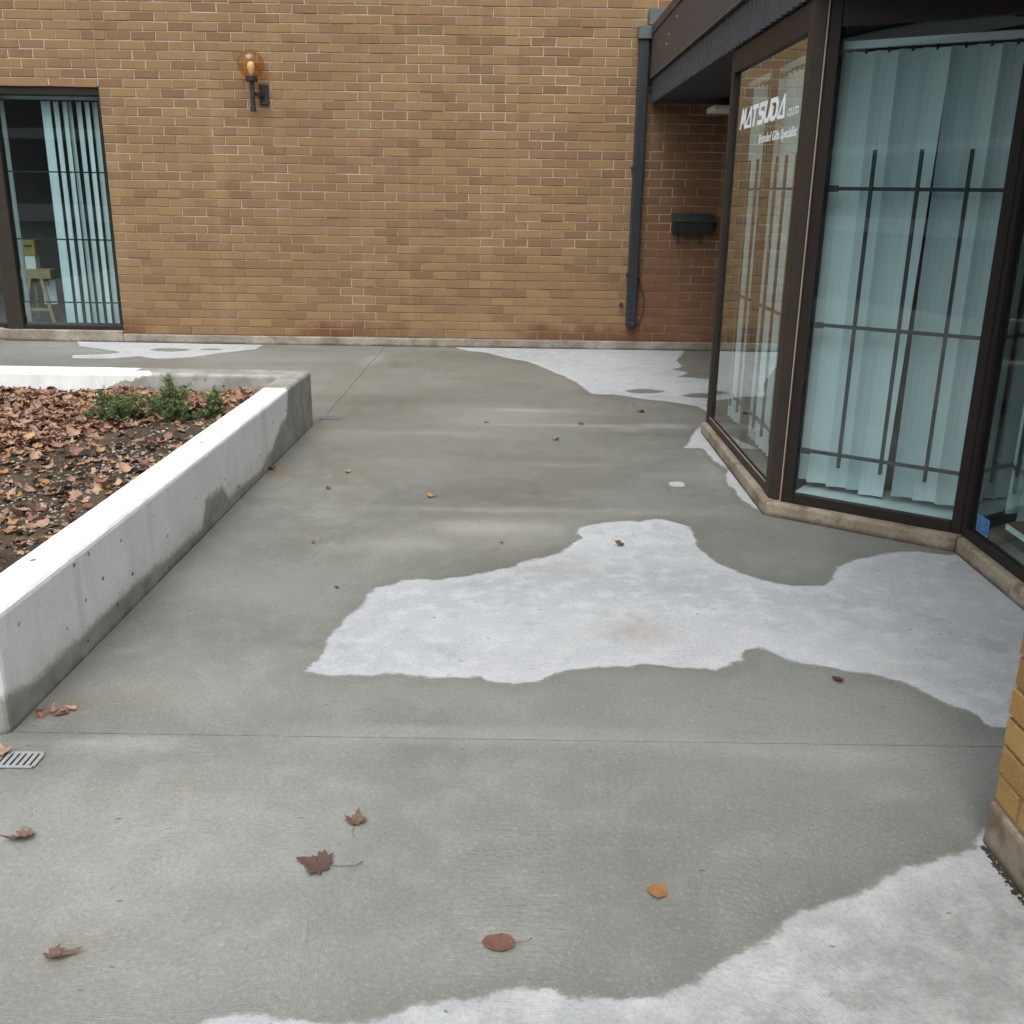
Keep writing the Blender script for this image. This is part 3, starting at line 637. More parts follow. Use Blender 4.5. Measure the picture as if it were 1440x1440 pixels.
# bay 3 (runs towards the camera)
MB().box(GX3-0.004, GX3+0.006, 4.238, 4.246, 0.073, 2.33).build('seam_strip', M['seam'], sf)
MB().box(GX3-0.020, GX3+0.03, 4.195, 4.237, 0.073, 2.33).build('jamb', M['bronze_dark'], sf, bevel=0.003, seg=1)
MB().box(GX3-0.020, GX3+0.03, 2.14, 4.194, 0.073, 0.112).build('bottom_rail', M['bronze_dark'], sf, bevel=0.003, seg=1)
MB().box(GX3-0.020, GX3+0.03, 2.14, 4.194, 2.20, 2.328).build('head_rail', M['bronze_dark'], sf, bevel=0.003, seg=1)
MB().box(GX3-0.018, GX3+0.03, 3.05, 3.10, 0.1125, 2.1995).build('mullion', M['bronze_dark'], sf, bevel=0.003, seg=1)
MB().box(GX3-0.020, GX3+0.03, 2.10, 2.139, 0.073, 2.33).build('jamb', M['bronze_dark'], sf, bevel=0.003, seg=1)
pane3 = MB().box(GX3, GX3+0.006, 3.101, 4.194, 0.1125, 2.1995).build('pane', M['glass'], sf)
MB().box(GX3, GX3+0.006, 2.14, 3.049, 0.1125, 2.1995).build('pane', M['glass'], sf)
for zz in (1.541, 0.936, 0.45): MB().box(GX3+0.035, GX3+0.049, 2.14, 4.194, zz-0.007, zz+0.007).build('security_bar', M['black'], sf)
for yy in (3.92, 3.65, 3.38): MB().box(GX3+0.020, GX3+0.034, yy-0.007, yy+0.007, 0.36, 1.70).build('security_bar', M['black'], sf)
MB().box(GX3+0.05, GX3+0.055, 3.11, 3.985, 0.182, 0.206).build('sill_strip', M['white'], sf)
# dim interior
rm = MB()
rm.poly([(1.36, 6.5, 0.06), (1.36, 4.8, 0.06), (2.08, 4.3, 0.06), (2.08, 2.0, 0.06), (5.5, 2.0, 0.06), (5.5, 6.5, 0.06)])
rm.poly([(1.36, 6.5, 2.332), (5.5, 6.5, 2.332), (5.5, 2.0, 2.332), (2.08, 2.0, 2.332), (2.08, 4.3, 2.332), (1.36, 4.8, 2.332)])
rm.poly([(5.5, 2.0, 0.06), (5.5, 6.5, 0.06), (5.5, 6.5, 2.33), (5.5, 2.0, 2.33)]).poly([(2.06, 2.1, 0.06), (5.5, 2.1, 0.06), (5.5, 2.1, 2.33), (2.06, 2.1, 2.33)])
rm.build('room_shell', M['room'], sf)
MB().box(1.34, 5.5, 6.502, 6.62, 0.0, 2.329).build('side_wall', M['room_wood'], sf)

# white lettering on the side pane, in strokes; u runs left to right as read from the walkway
def letter_strokes(parent):
    X = GX-0.0016; yL, yR, zb, zt = 6.235, 5.205, 1.874, 1.981; adv = (yL-yR)/7.05; wid = adv*0.86; H = zt-zb; sl = 0.30*wid
    GL = {'M': [(0,0),(.22,1),(.44,.35),(.78,1),(.95,0)], 'A': [(0,0),(.72,1),(.95,0),(.18,.06)], 'T': [(.02,.93),(1,.93),None,(.46,.9),(.40,0)],
          'S': [(.98,.92),(.22,.92),(.14,.55),(.86,.46),(.80,.08),(0,.08)], 'U': [(.12,1),(.04,.3),(.20,.08),(.72,.08),(.86,.3),(.94,1)],
          'D': [(.02,.92),(.66,.92),(.92,.66),(.84,.26),(.60,.08),(.06,.08),(.12,.6)]}
    st = 0
    m = MB()
    for i, ch in enumerate('MATSUDA'):
        u0 = i*adv; prev = None
        th = 0.036 if ch not in 'MA' else 0.031
        for q in GL[ch]:
            if q is None: prev = None; continue
            cur = Vector((0, u0+q[0]*wid+sl*(q[1]-0.5)*0.55, q[1]*H))
            if prev is not None:
                d = (cur-prev).normalized(); n = Vector((0, -d.z, d.y)); a = prev-d*th*0.25; b = cur+d*th*0.25
                vert = abs(d.z); tw = th*(1.15 if vert > 0.6 else 0.72)
                pts = [a+n*tw/2, b+n*tw/2, b-n*tw/2, a-n*tw/2]; x = X-0.00008*(st % 9)
                n0 = len(m.v)
                for xx in (x, x-0.0004): m.v += [(xx, yL-p.y, zb+min(max(p.z, -0.002), H+0.002)) for p in pts]
                for f in ((0,1,2,3),(7,6,5,4),(0,4,5,1),(1,5,6,2),(2,6,7,3),(3,7,4,0)): m.f.append(tuple(n0+i_ for i_ in f))
                st += 1
            prev = cur
    return m.build('lettering', M['decal'], parent)
letter_strokes(pane1a)
def text_mesh(name, s, y0, y1, zb, zh, parent, shear=0.25, thick=0.0):
    cu = bpy.data.curves.new('t', 'FONT'); cu.body = s; cu.size = 1.0; cu.shear = shear; cu.offset = thick; cu.resolution_u = 2
    ob = bpy.data.objects.new('t', cu); COL.objects.link(ob); dg = bpy.context.evaluated_depsgraph_get(); dg.update()
    me = bpy.data.meshes.new_from_object(ob.evaluated_get(dg)); bpy.data.objects.remove(ob)
    co = np.array([v.co[:] for v in me.vertices]); x0, x1 = co[:, 0].min(), co[:, 0].max()
    ks = (y0-y1)/(x1-x0); kz = zh/0.72
    for v, c in zip(me.vertices, co): v.co = (GX-0.0016, y0-(c[0]-x0)*ks, zb+c[1]*kz)
    me.materials.clear(); me.name = name
    return link(name, me, M['decal'], parent)
text_mesh('lettering', 'CO LTD', 5.185, 4.980, 1.874, 0.036, pane1b, 0.2, 0.02)
text_mesh('lettering', 'Branded Gifts Specialist', 5.750, 4.975, 1.778, 0.046, pane1b, 0.25, 0.022)
# blue sticker low on the third pane
stk = MB().box(GX3-0.0012, GX3-0.0004, 4.020, 4.135, 0.128, 0.205).build('sticker', M['sticker'], pane3)
sl_ = MB()
for a, b, c, d in ((4.024, 4.131, 0.199, 0.202), (4.024, 4.131, 0.131, 0.134), (4.126, 4.130, 0.135, 0.198), (4.025, 4.029, 0.135, 0.198), (4.030, 4.125, 0.168, 0.171), (4.045, 4.112, 0.187, 0.191), (4.055, 4.10, 0.177, 0.180), (4.04, 4.118, 0.155, 0.158), (4.05, 4.105, 0.145, 0.148)):
    sl_.box(GX3-0.0017, GX3-0.0013, a, b, c, d)
sl_.build('lettering', M['sticker_light'], pane3)

# blinds of the bay
o2 = -N2*0.10
slats = []
Lb = L2-0.03
nsl = 8
for i in range(nsl):
    t = 0.06+i*0.098+(0.014 if i > 4 else 0.0)
    slats.append((t, 0.112, (0.32, 0.26, 0.34, 0.28, 0.20, 0.30, 0.27, 0.32)[i], 0.0 if i != 4 else -0.040, (0.012, 0.006, 0.002, 0.004, -0.012, 0.008, 0.006, 0.005)[i]))
blind('vertical_blind', 'closed vertical blind behind the front bay pane, one slat hanging askew', (P0+o2)[:2], (P0+o2+D2*(L2+0.02))[:2], 0.155, 2.12, slats)
blind('vertical_blind', 'vertical blind with gaps behind the lettered side pane', (GX+0.085, 6.42), (GX+0.085, 4.86), 0.155, 2.12,
      [(t, 0.112, 0.14, 0, 0) for t in (0.15, 0.24, 0.33, 0.72, 0.81, 0.93, 1.02, 1.11, 1.20, 1.30, 1.40, 1.50)])
blind('vertical_blind', 'opened vertical blind in the shaded pane beside the blue sticker', (GX3+0.12, 4.15), (GX3+0.12, 2.2), 0.23, 2.12,
      [(0.08+i*0.1, 0.11, -1.15, 0, 0) for i in range(19)])

# ================================================================== CANOPY
cp = empty('entrance_canopy', (1.25, 6, 2.33), 'dark flat canopy with brown fascia and ribbed blue-black band over the shopfront', 'canopy')
MB().box(1.285, 5.6, 0.9, 10.165, 2.336, 2.40).build('soffit', M['soffit'], cp)
rb = MB(); y = 0.9; pitch = 0.105; yy = []
pro = [(0.0, 0.0), (0.030, 0.0), (0.042, 0.016), (0.086, 0.016), (0.098, 0.0)]
pts = []
while y < 10.15:
    for dy, dx in pro: pts.append((y+dy, 1.256-dx+0.012))
    y += pitch
pts.append((10.165, 1.268))
n = len(pts)
for (yv, xv) in pts: rb.v += [(xv, yv, 2.330), (xv, yv, 2.534), (xv+0.02, yv, 2.330)]
for i in range(n-1): a = 3*i; b = a+3; rb.f += [(a, b, b+1, a+1), (a+2, b+2, b, a)]
rb.build('ribbed_band', M['rib'], cp)
MB().box(1.268, 1.30, 0.9, 10.165, 2.402, 2.50).build('band_backing', M['soffit'], cp)
for i, (a, b) in enumerate(((0.9, 3.3), (3.305, 5.7), (5.705, 8.1), (8.105, 10.165))):
    MB().box(1.226, 1.262, a, b, 2.538, 2.905).build('fascia_panel', M['fascia'], cp, bevel=0.003, seg=1)
MB().box(1.214, 1.30, 0.9, 10.166, 2.906, 2.985).build('cap_flashing', M['fascia'], cp, bevel=0.006, seg=1)
MB().box(1.221, 1.2265, 0.9, 10.16, 2.531, 2.539).build('drip_edge', M['pipe_cap'], cp)
MB().box(1.263, 5.6, 0.905, 10.164, 2.50, 2.93).build('roof_deck', M['soffit'], cp)
MB().box(1.19, 1.36, 10.05, 10.166, 2.99, 3.125).build('end_block', M['pipe_cap'], cp, bevel=0.004, seg=1)
for (yy_, zz_) in ((8.55, 2.83), (8.95, 2.76), (9.05, 2.70)):
    m = MB(); m.tube([(1.2265, yy_, zz_), (1.2215, yy_, zz_)], 0.006, 8); m.build('rivet', M['white'], cp)

# downpipe
dp = empty('downpipe', (1.16, 10.1, 0.24), 'square charcoal downpipe on the brick wall beside the canopy end', 'downpipe')
MB().box(1.113, 1.211, 10.075, 10.155, 0.30, 2.87).build('pipe', M['pipe'], dp, bevel=0.012, seg=2)
m = MB(); m.prism([(1.114, 10.074), (1.210, 10.074), (1.210, 10.150), (1.114, 10.150)], 0.24, 0.299); m.build('shoe', M['pipe'], dp, bevel=0.012, seg=2)
MB().box(1.098, 1.226, 10.05, 10.165, 2.872, 2.985).build('outlet_box', M['pipe_cap'], dp, bevel=0.006, seg=1)
for zz in (0.75, 1.75): MB().box(1.098, 1.226, 10.071, 10.168, zz-0.012, zz+0.012).build('strap', M['pipe'], dp)
m = MB(); m.tube([(1.19, 10.14, 0.735), (1.242, 10.135, 0.66), (1.278, 10.135, 0.56), (1.288, 10.14, 0.46), (1.280, 10.145, 0.36), (1.248, 10.15, 0.268), (1.20, 10.155, 0.22)], 0.004, 6)
tag(m.build('cable', M['black'], smooth=True), 'thin black cable looping out beside the foot of the downpipe', 'cable')
m = MB(); m.tube([(1.062, 10.172, 0.455), (1.062, 10.12, 0.45), (1.070, 10.11, 0.435), (1.082, 10.12, 0.445)], 0.007, 6); m.tube([(1.062, 10.168, 0.455), (1.062, 10.155, 0.455)], 0.018, 8)
tag(m.build('wall_hook', M['black'], smooth=False), 'small dark metal hook screwed into the bricks beside the downpipe foot', 'hook')

# globe lamp
lx, ly = -2.478, WY-0.15
lp = empty('wall_lamp', (-2.41, WY, 2.35), 'amber globe lamp on a black stem bracket fixed to the brick wall', 'lamp')
R_ = 0.123; prof = [(R_*math.sin(a), 2.605-R_*math.cos(a)) for a in np.linspace(0.42, math.pi-0.001, 24)]
m = MB(); m.lathe(prof, lx, ly, 40); m.build('globe', M['amber'], lp, smooth=True)
prof = [(0.0, 2.50), (0.018, 2.50), (0.020, 2.53), (0.033, 2.565), (0.036, 2.59), (0.030, 2.613), (0.014, 2.626), (0.0, 2.628)]
m = MB(); m.lathe(prof, lx, ly, 20); m.build('bulb', M['bulb'], lp, smooth=True)
m = MB(); m.lathe([(0.0, 2.455), (0.050, 2.455), (0.056, 2.463), (0.056, 2.492), (0.048, 2.502), (0.0, 2.503)], lx, ly, 24); m.build('collar', M['lampblack'], lp, smooth=False)
m = MB(); m.lathe([(0.0, 2.195), (0.027, 2.195), (0.027, 2.235), (0.022, 2.24), (0.022, 2.454), (0.0, 2.454)], lx, ly, 20); m.build('stem', M['lampblack'], lp)
MB().box(-2.445, -2.360, WY-0.035, WY+0.004, 2.265, 2.445).build('back_plate', M['lampblack'], lp, bevel=0.008)
m = MB(); m.bar((-2.402, WY-0.034, 2.35), (lx+0.012, ly+0.012, 2.35), 0.03, 0.03); m.build('arm', M['lampblack'], lp)

# mailbox
mb = empty('mailbox', (1.72, WY, 1.15), 'black wall mailbox with dark green sloping lid in the shaded recess', 'mailbox')
m = MB(); n0 = len(m.v)
for xx in (1.522, 1.915): m.v += [(xx, 10.055, 1.150), (xx, 10.164, 1.150), (xx, 10.164, 1.325), (xx, 10.050, 1.270)]
m.f += [(0,1,2,3)[::-1], (4,5,6,7), (0,4,5,1)[::-1], (1,5,6,2)[::-1], (2,6,7,3)[::-1], (3,7,4,0)[::-1]]
m.build('box', M['mailbox'], mb, bevel=0.004, seg=1)
m = MB(); m.v = [(1.512, 10.036, 1.262), (1.925, 10.036, 1.262), (1.925, 10.166, 1.328), (1.512, 10.166, 1.328), (1.512, 10.036, 1.276), (1.925, 10.036, 1.276), (1.925, 10.166, 1.342), (1.512, 10.166, 1.342)]
m.f = [(0,3,2,1),(4,5,6,7),(0,1,5,4),(1,2,6,5),(2,3,7,6),(3,0,4,7)]; m.build('lid', M['mail_lid'], mb, bevel=0.003, seg=1)
for xx in (1.585, 1.80):
    m = MB(); m.tube([(xx, 10.15, 1.15), (xx, 10.13, 1.08), (xx, 10.10, 1.052), (xx, 10.07, 1.06), (xx, 10.065, 1.08)], 0.005, 6); m.build('newspaper_hook', M['mailbox'], mb)

# soffit light
sl = empty('ceiling_light', (1.95, 9.7, 2.33), 'flat white ceiling light on a dark box under the canopy recess', 'light fixture')
MB().box(1.84, 2.16, 9.55, 9.86, 2.275, 2.335).build('housing', M['black'], sl)
MB().box(1.74, 2.20, 9.50, 9.90, 2.225, 2.274).build('diffuser', M['white'], sl, bevel=0.012)

# side wall of the recess
rw = MB(); rw.box(2.76, 2.95, 6.62, 10.16, -0.04, 2.33)
tag(rw.build('recess_wall', M['room_wood']), 'brown panelled side wall closing the dark recess behind the shopfront', 'wall')

# ================================================================== BRICK PILLAR, NEAR RIGHT
pr_ = empty('brick_pillar', (1.35, 1.6, 0), 'golden rock-faced brick pillar on concrete base at the right edge', 'pillar')
MB().box(1.181, 1.60, 0.92, 2.084, 0.10, 2.335).build('core', M['mortar'], pr_)
MB().box(1.168, 1.615, 0.90, 2.094, -0.04, 0.116).build('base', M['kerb'], pr_, bevel=0.012, seg=2)
def rough_brick(L, H, D, seed):
    r = random.Random(seed); me = brick_mesh(L, H, D, seed, 0.0035, 0.002)
    me.materials.clear(); me.materials.append(M['brick_pillar']); return me
PZP = 0.0765; full = [rough_brick(0.2185, PZP-0.010, 0.03, 100+s) for s in range(5)]; half = [rough_brick(0.104, PZP-0.010, 0.03, 200+s) for s in range(4)]
def put(me, loc, rz):
    o = bpy.data.objects.new('brick', me); COL.objects.link(o); o.parent = pr_; o.location = Vector(loc)-pr_.location
    o.rotation_euler = (0, random.gauss(0, 0.004), rz)
row = 0; z = 0.120
while z+PZP < 2.34:
    zc = z+PZP/2
    # left face (x = 1.175), local -y is the outside: turn -90 deg so it looks to -x
    yb = 2.09; k = 0
    pat = (['h', 'f'] if row % 2 == 0 else ['f', 'f'])+['f']*6
    for t in pat:
        L = 0.104 if t == 'h' else 0.2185
        if yb-L < 0.90: break
        put(random.choice(half if t == 'h' else full), (1.175+random.gauss(0, 0.0015), yb-L/2, zc), -math.pi/2); yb -= L+0.010
    # far face (y = 2.09)
    xb = 1.215
    while xb+0.2185 < 1.62: put(random.choice(full), (xb+0.109, 2.09, zc), math.pi); xb += 0.2285
    z += PZP; row += 1

# ================================================================== CONCRETE PLANTER
oN, oF = (-1.432, 2.520), (-1.345, 6.560)
O = [oN, oF, (-4.6, 6.600), (-4.6, 2.520)]
I = [(-1.590, 2.690), (-1.508, 6.365), (-4.45, 6.385), (-4.45, 2.690)]
bm = bmesh.new()
ring = []
for (P_, z_) in ((O, -0.03), (O, 0.365), (I, 0.365), (I, 0.05)): ring.append([bm.verts.new((p[0], p[1], z_)) for p in P_])
for a, b in ((0, 1), (1, 2), (2, 3)):
    for i in range(4):
        j = (i+1) % 4; bm.faces.new((ring[a][i], ring[a][j], ring[b][j], ring[b][i]))
bm.normal_update()
ed = [e for e in bm.edges if all(v.co.z > 0.36 for v in e.verts) and abs(e.calc_face_angle(0)) > 0.5] + [e for e in bm.edges if abs(e.verts[0].co.z-e.verts[1].co.z) > 0.3 and e.verts[0].link_edges and (e.verts[0] in ring[0] or e.verts[1] in ring[0])]
bmesh.ops.bevel(bm, geom=list(set(ed)), offset=0.022, segments=3, profile=0.5, affect='EDGES')
bmesh.ops.subdivide_edges(bm, edges=[e for e in bm.edges if e.calc_length() > 1.0], cuts=90, use_grid_fill=True)
jr = random.Random(4)
for v in bm.verts:
    k_ = 0.0006 if v.co.z > 0.30 else 0.0004
    v.co += Vector((jr.uniform(-1, 1), jr.uniform(-1, 1), jr.uniform(-1, 1)))*k_
    if v.co.z > 0.335 and jr.random() < 0.006: v.co.z -= jr.uniform(0.0015, 0.004)
bmesh.ops.recalc_face_normals(bm, faces=bm.faces)
me = bpy.data.meshes.new('concrete_planter'); bm.to_mesh(me); bm.free()
planter = tag(link('concrete_planter', me, M['planter']), 'low white concrete planter wall with damp grey far corner, filled with leaves', 'planter')

def soil_z(x, y):
    x = np.asarray(x, float); y = np.asarray(y, float)
    h = 0.222+0.018*np.sin(2.1*x+1.0)*np.cos(1.7*y)+0.010*np.sin(7*x+3*y)+0.006*np.sin(17*x-11*y)+0.005*np.sin(31*x+5)*np.sin(27*y)
    ins = -1.432+(y-2.52)*0.0215-0.16                   # inner face of the wall beside the walkway
    d = ins-x
    h = h+0.050*np.exp(-((d-0.20)/0.11)**2)*(0.6+0.4*np.sin(5*y)*np.cos(11*y))*(y < 5.5)
    h = h+0.03*np.exp(-((x+1.95)/0.25)**2-((y-5.15)/0.18)**2)
    return h
nx, ny = 150, 190
xs = np.linspace(-4.5, -1.49, nx+1); ys = np.linspace(2.62, 6.42, ny+1); gx, gy = np.meshgrid(xs, ys); gz = soil_z(gx, gy)+rng.normal(0, 0.004, gx.shape)
V = np.stack([gx.ravel(), gy.ravel(), gz.ravel()], 1); W = nx+1
i = (np.arange(ny)[:, None]*W+np.arange(nx)[None]).ravel(); F = np.stack([i, i+1, i+W+1, i+W], 1).tolist()
me = bpy.data.meshes.new('soil'); me.from_pydata(V.tolist(), [], F); me.update()
for p in me.polygons: p.use_smooth = True
tag(link('soil', me, M['soil']), kind='structure')

# ------------------------------------------------------------------ leaves
def maple_outline():
    half = [(0.0, -0.05), (0.10, -0.12), (0.22, -0.10), (0.20, 0.0), (0.44, -0.02), (0.36, 0.10), (0.52, 0.26), (0.38, 0.28), (0.40, 0.40), (0.22, 0.34), (0.24, 0.50), (0.14, 0.52), (0.11, 0.66), (0.0, 0.86)]
    return half+[(-x, y) for x, y in half[-2:0:-1]]
def oval_outline(k=14, asp=0.42):
    o = []
    for i in range(k):
        a = 2*math.pi*i/k-math.pi/2; r = 1+0.05*((i % 2)*2-1); o.append((asp*math.cos(a)*r*(1-0.15*math.sin(a)), 0.38+0.5*math.sin(a)))
    return o
def leaf_mesh(kind, curl, seed, size=1.0):
    r = random.Random(seed); out = maple_outline() if kind == 'maple' else oval_outline()
    c = (0.0, 0.22); ph = r.uniform(0, 6.28); m = MB()
    def lift(x, y): return curl*((x*x*1.6+(y-0.25)**2*0.9)+0.22*abs(math.sin(2.5*math.atan2(y-0.2, x)+ph))*math.hypot(x, y-0.2)*1.3+0.25*x*math.sin(ph))
    m.v.append((0, 0.22, 0))
    for f in (0.5, 1.0):
        for (x, y) in out:
            x2, y2 = c[0]+(x-c[0])*f, c[1]+(y-c[1])*f; x2 += r.uniform(-.02, .02)*f; y2 += r.uniform(-.02, .02)*f
            m.v.append((x2, y2, lift(x2, y2)+r.uniform(-0.012, 0.012)*(0.4+curl)))
    k = len(out)
    for i in range(k):
        j = (i+1) % k; m.f += [(0, 1+i, 1+j), (1+i, 1+k+i, 1+k+j, 1+j)]
    m.v = [(x*size, y*size, z*size) for x, y, z in m.v]
    me = bpy.data.meshes.new('leaf'); me.from_pydata(m.v, [], m.f); me.update()
    for p in me.polygons: p.use_smooth = True
    return me

# litter: the mass of leaves nobody could count
protos = [leaf_mesh('maple' if s < 9 else 'oval', 0.25+0.11*(s % 6), 30+s) for s in range(12)]
PV = [np.array([v.co[:] for v in me.vertices]) for me in protos]; PF = [[tuple(p.vertices) for p in me.polygons] for me in protos]
def density(x, y):
    ins = -1.432+(y-2.52)*0.0215-0.16; d = ins-x
    a = np.clip((d-0.45-0.75*np.clip((5.5-y)/1.5, 0, 1))/0.35, 0, 1)          # bare strip beside the wall
    b = np.clip((y-3.9)/0.7, 0, 1)
    far = np.clip((y-5.75)/0.2, 0, 1)
    sh = 1-0.85*np.exp(-((x+1.95)/0.42)**2-((y-5.25)/0.20)**2)
    return np.maximum(np.maximum(a*b, far), 0.07)*sh
lv, lf, ltn = [], [], []; nlv = 0; cnt = 0
while cnt < 17000:
    x = rng.uniform(-4.4, -1.53); y = rng.uniform(2.72, 6.34)
    if x > -1.432+(y-2.52)*0.0215-0.19: continue
    if rng.random() > density(x, y): continue
    k = rng.integers(12); s = rng.uniform(0.018, 0.064); rz = rng.uniform(0, 6.28); rx, ry = rng.normal(0, 0.26), rng.normal(0, 0.26)
    Rm = np.array(Matrix.Rotation(rz, 3, 'Z') @ Matrix.Rotation(rx, 3, 'X') @ Matrix.Rotation(ry, 3, 'Y'))
    P_ = (PV[k]*s) @ Rm.T; zz = float(soil_z(x, y))+rng.uniform(0.0, 0.04)*float(density(x, y))+0.004
    P_ = P_+np.array([x, y, zz])
    lv.append(P_); ltn += [rng.random()]*len(P_); lf += [tuple(nlv+i for i in f) for f in PF[k]]; nlv += len(P_); cnt += 1
me = bpy.data.meshes.new('leaf_litter'); me.from_pydata(np.vstack(lv).tolist(), [], lf); me.update()
at = me.attributes.new('tone', 'FLOAT', 'POINT'); at.data.foreach_set('value', np.array(ltn, np.float32))
for p in me.polygons: p.use_smooth = True
tag(link('leaf_litter', me, M['leaf_run']), 'thick carpet of dead brown leaves covering the planter soil', 'leaf litter', kind='stuff')

# pale gravel in the bare soil
ico = bmesh.new(); bmesh.ops.create_icosphere(ico, subdivisions=1, radius=1.0); iv = np.array([v.co[:] for v in ico.verts]); ifc = [tuple(v.index for v in f.verts) for f in ico.faces]; ico.free()
gv, gf, gt = [], [], []; n = 0; cnt = 0
while cnt < 3600:
    x = rng.uniform(-4.3, -1.56); y = rng.uniform(2.72, 6.1)
    if x > -1.432+(y-2.52)*0.0215-0.18: continue
    cl = 0.5+0.5*math.sin(3.1*x+2.2*y)*math.cos(4.3*y-1.2*x)
    if rng.random() > (1.05-float(density(x, y)))*cl: continue
    s = rng.uniform(0.003, 0.009)*(1.7 if rng.random() < 0.06 else 1)
    P_ = iv*np.array([s*rng.uniform(.8, 1.3), s*rng.uniform(.8, 1.3), s*rng.uniform(.5, .9)])*(1+rng.uniform(-.15, .15, (len(iv), 1)))
    P_ = P_+np.array([x, y, float(soil_z(x, y))+s*0.35]); gv.append(P_); gt += [rng.random()]*len(iv); gf += [tuple(n+i for i in f) for f in ifc]; n += len(iv); cnt += 1
me = bpy.data.meshes.new('gravel'); me.from_pydata(np.vstack(gv).tolist(), [], gf); me.update()
at = me.attributes.new('tone', 'FLOAT', 'POINT'); at.data.foreach_set('value', np.array(gt, np.float32))
tag(link('gravel', me, M['pebble']), 'pale gravel scattered over the bare planter soil', 'gravel', kind='stuff')

# larger leaves lying on top of the litter, one object each
big = [leaf_mesh('maple', 0.35+0.12*s, 300+s) for s in range(5)]
for me in big: me.materials.append(M['leaf'])
cnt = 0
while cnt < 110:
    x = rng.uniform(-3.6, -1.62); y = rng.uniform(2.9, 6.25)
    if x > -1.432+(y-2.52)*0.0215-0.24: continue
    u, v = project(np.array([x, y, 0.3]))
    if u < 4 or rng.random() > density(x, y)+0.1: continue
    s = rng.uniform(0.045, 0.082)
    o = bpy.data.objects.new('leaf', big[rng.integers(5)]); COL.objects.link(o)
    o.location = (x, y, float(soil_z(x, y))+rng.uniform(0.03, 0.05)); o.rotation_euler = (rng.normal(0, 0.35), rng.normal(0, 0.35), rng.uniform(0, 6.28)); o.scale = (s, s, s)
    tag(o, 'large curled brown maple leaf lying on top of the planter leaf litter', 'leaf', 'large leaves on the planter litter'); cnt += 1

# ------------------------------------------------------------------ low evergreen shrubs
def shrub(label, cx, cy, rx, ry, h, shoots, seed, tall=None):
    r = np.random.default_rng(seed); z0 = float(soil_z(cx, cy))
    e = empty('evergreen_shrub', (cx, cy, z0), label, 'shrub', 'low evergreen shrubs in the planter')
    st = MB(); fv, ff, ft = [], [], []
    def needles(a, b, n, ln):
        a = np.array(a); b = np.array(b); d = b-a; L = np.linalg.norm(d); d = d/L
        for k in range(n):
            t = (k+r.random())/n; p = a+d*L*t; v = r.normal(0, 1, 3); v -= d*(v@d)*0.8; v /= np.linalg.norm(v)+1e-6
            v = v*0.85+d*0.6; v /= np.linalg.norm(v); q = p+v*ln*r.uniform(.6, 1.15)*(1.1-0.5*t); sd_ = np.cross(v, r.normal(0, 1, 3)); sd_ /= np.linalg.norm(sd_)+1e-6; sd_ *= 0.0022
            m_ = (p+q)/2; nn = len(fv); fv.extend([p, m_+sd_, q, m_-sd_]); ff.append((nn, nn+1, nn+2, nn+3)); tn = np.clip(r.normal(0.35+0.45*t, 0.2), 0, 1); ft.extend([tn]*4)
    for s in range(shoots):
        a = r.uniform(0, 6.28); q = r.random()**0.6; tx, ty = cx+math.cos(a)*rx*q, cy+math.sin(a)*ry*q; tz = z0+h*r.uniform(0.45, 1.35)*(1.05-0.5*q*q)
        if tall and s < 3: tx, ty, tz = tall[0]+r.normal(0, .012), tall[1]+r.normal(0, .02), z0+tall[2]*r.uniform(.82, 1.0)
        p0 = np.array([cx+r.normal(0, .03), cy+r.normal(0, .03), z0-0.01]); p2 = np.array([tx, ty, tz]); p1 = (p0+p2)/2+np.array([(tx-cx)*0.15, (ty-cy)*0.15, -0.02])
        st.tube([p0, p1, p2], [0.005, 0.0035, 0.0015], 5)
        needles(p0+(p1-p0)*0.35, p1, 46, 0.024); needles(p1, p2, 120, 0.027)
        for b in range(6):
            t = r.uniform(0.25, 0.95); pb = p1+(p2-p1)*t if r.random() < .7 else p0+(p1-p0)*(0.4+.6*t); an = r.uniform(0, 6.28); ln = r.uniform(.04, .09)
            pe = pb+np.array([math.cos(an)*ln, math.sin(an)*ln, r.uniform(.0, .05)]); needles(pb, pe, 46, 0.019)
    st.build('stem', M['bark'], e)
    me = bpy.data.meshes.new('foliage'); me.from_pydata([tuple(v) for v in fv], [], ff); me.update()
    at = me.attributes.new('tone', 'FLOAT', 'POINT'); at.data.foreach_set('value', np.array(ft, np.float32))
    link('foliage', me, M['needle'], e)
shrub('spreading dark evergreen shrub, the clump farthest from the planter corner', -2.28, 5.57, 0.17, 0.13, 0.15, 22, 1)
shrub('tallest evergreen shrub with one upright pale tip among the planter leaves', -1.98, 5.64, 0.17, 0.14, 0.17, 26, 2, (-1.965, 5.66, 0.275))
shrub('smallest evergreen clump, the one closest to the planter corner', -1.765, 5.74, 0.055, 0.06, 0.14, 9, 3)

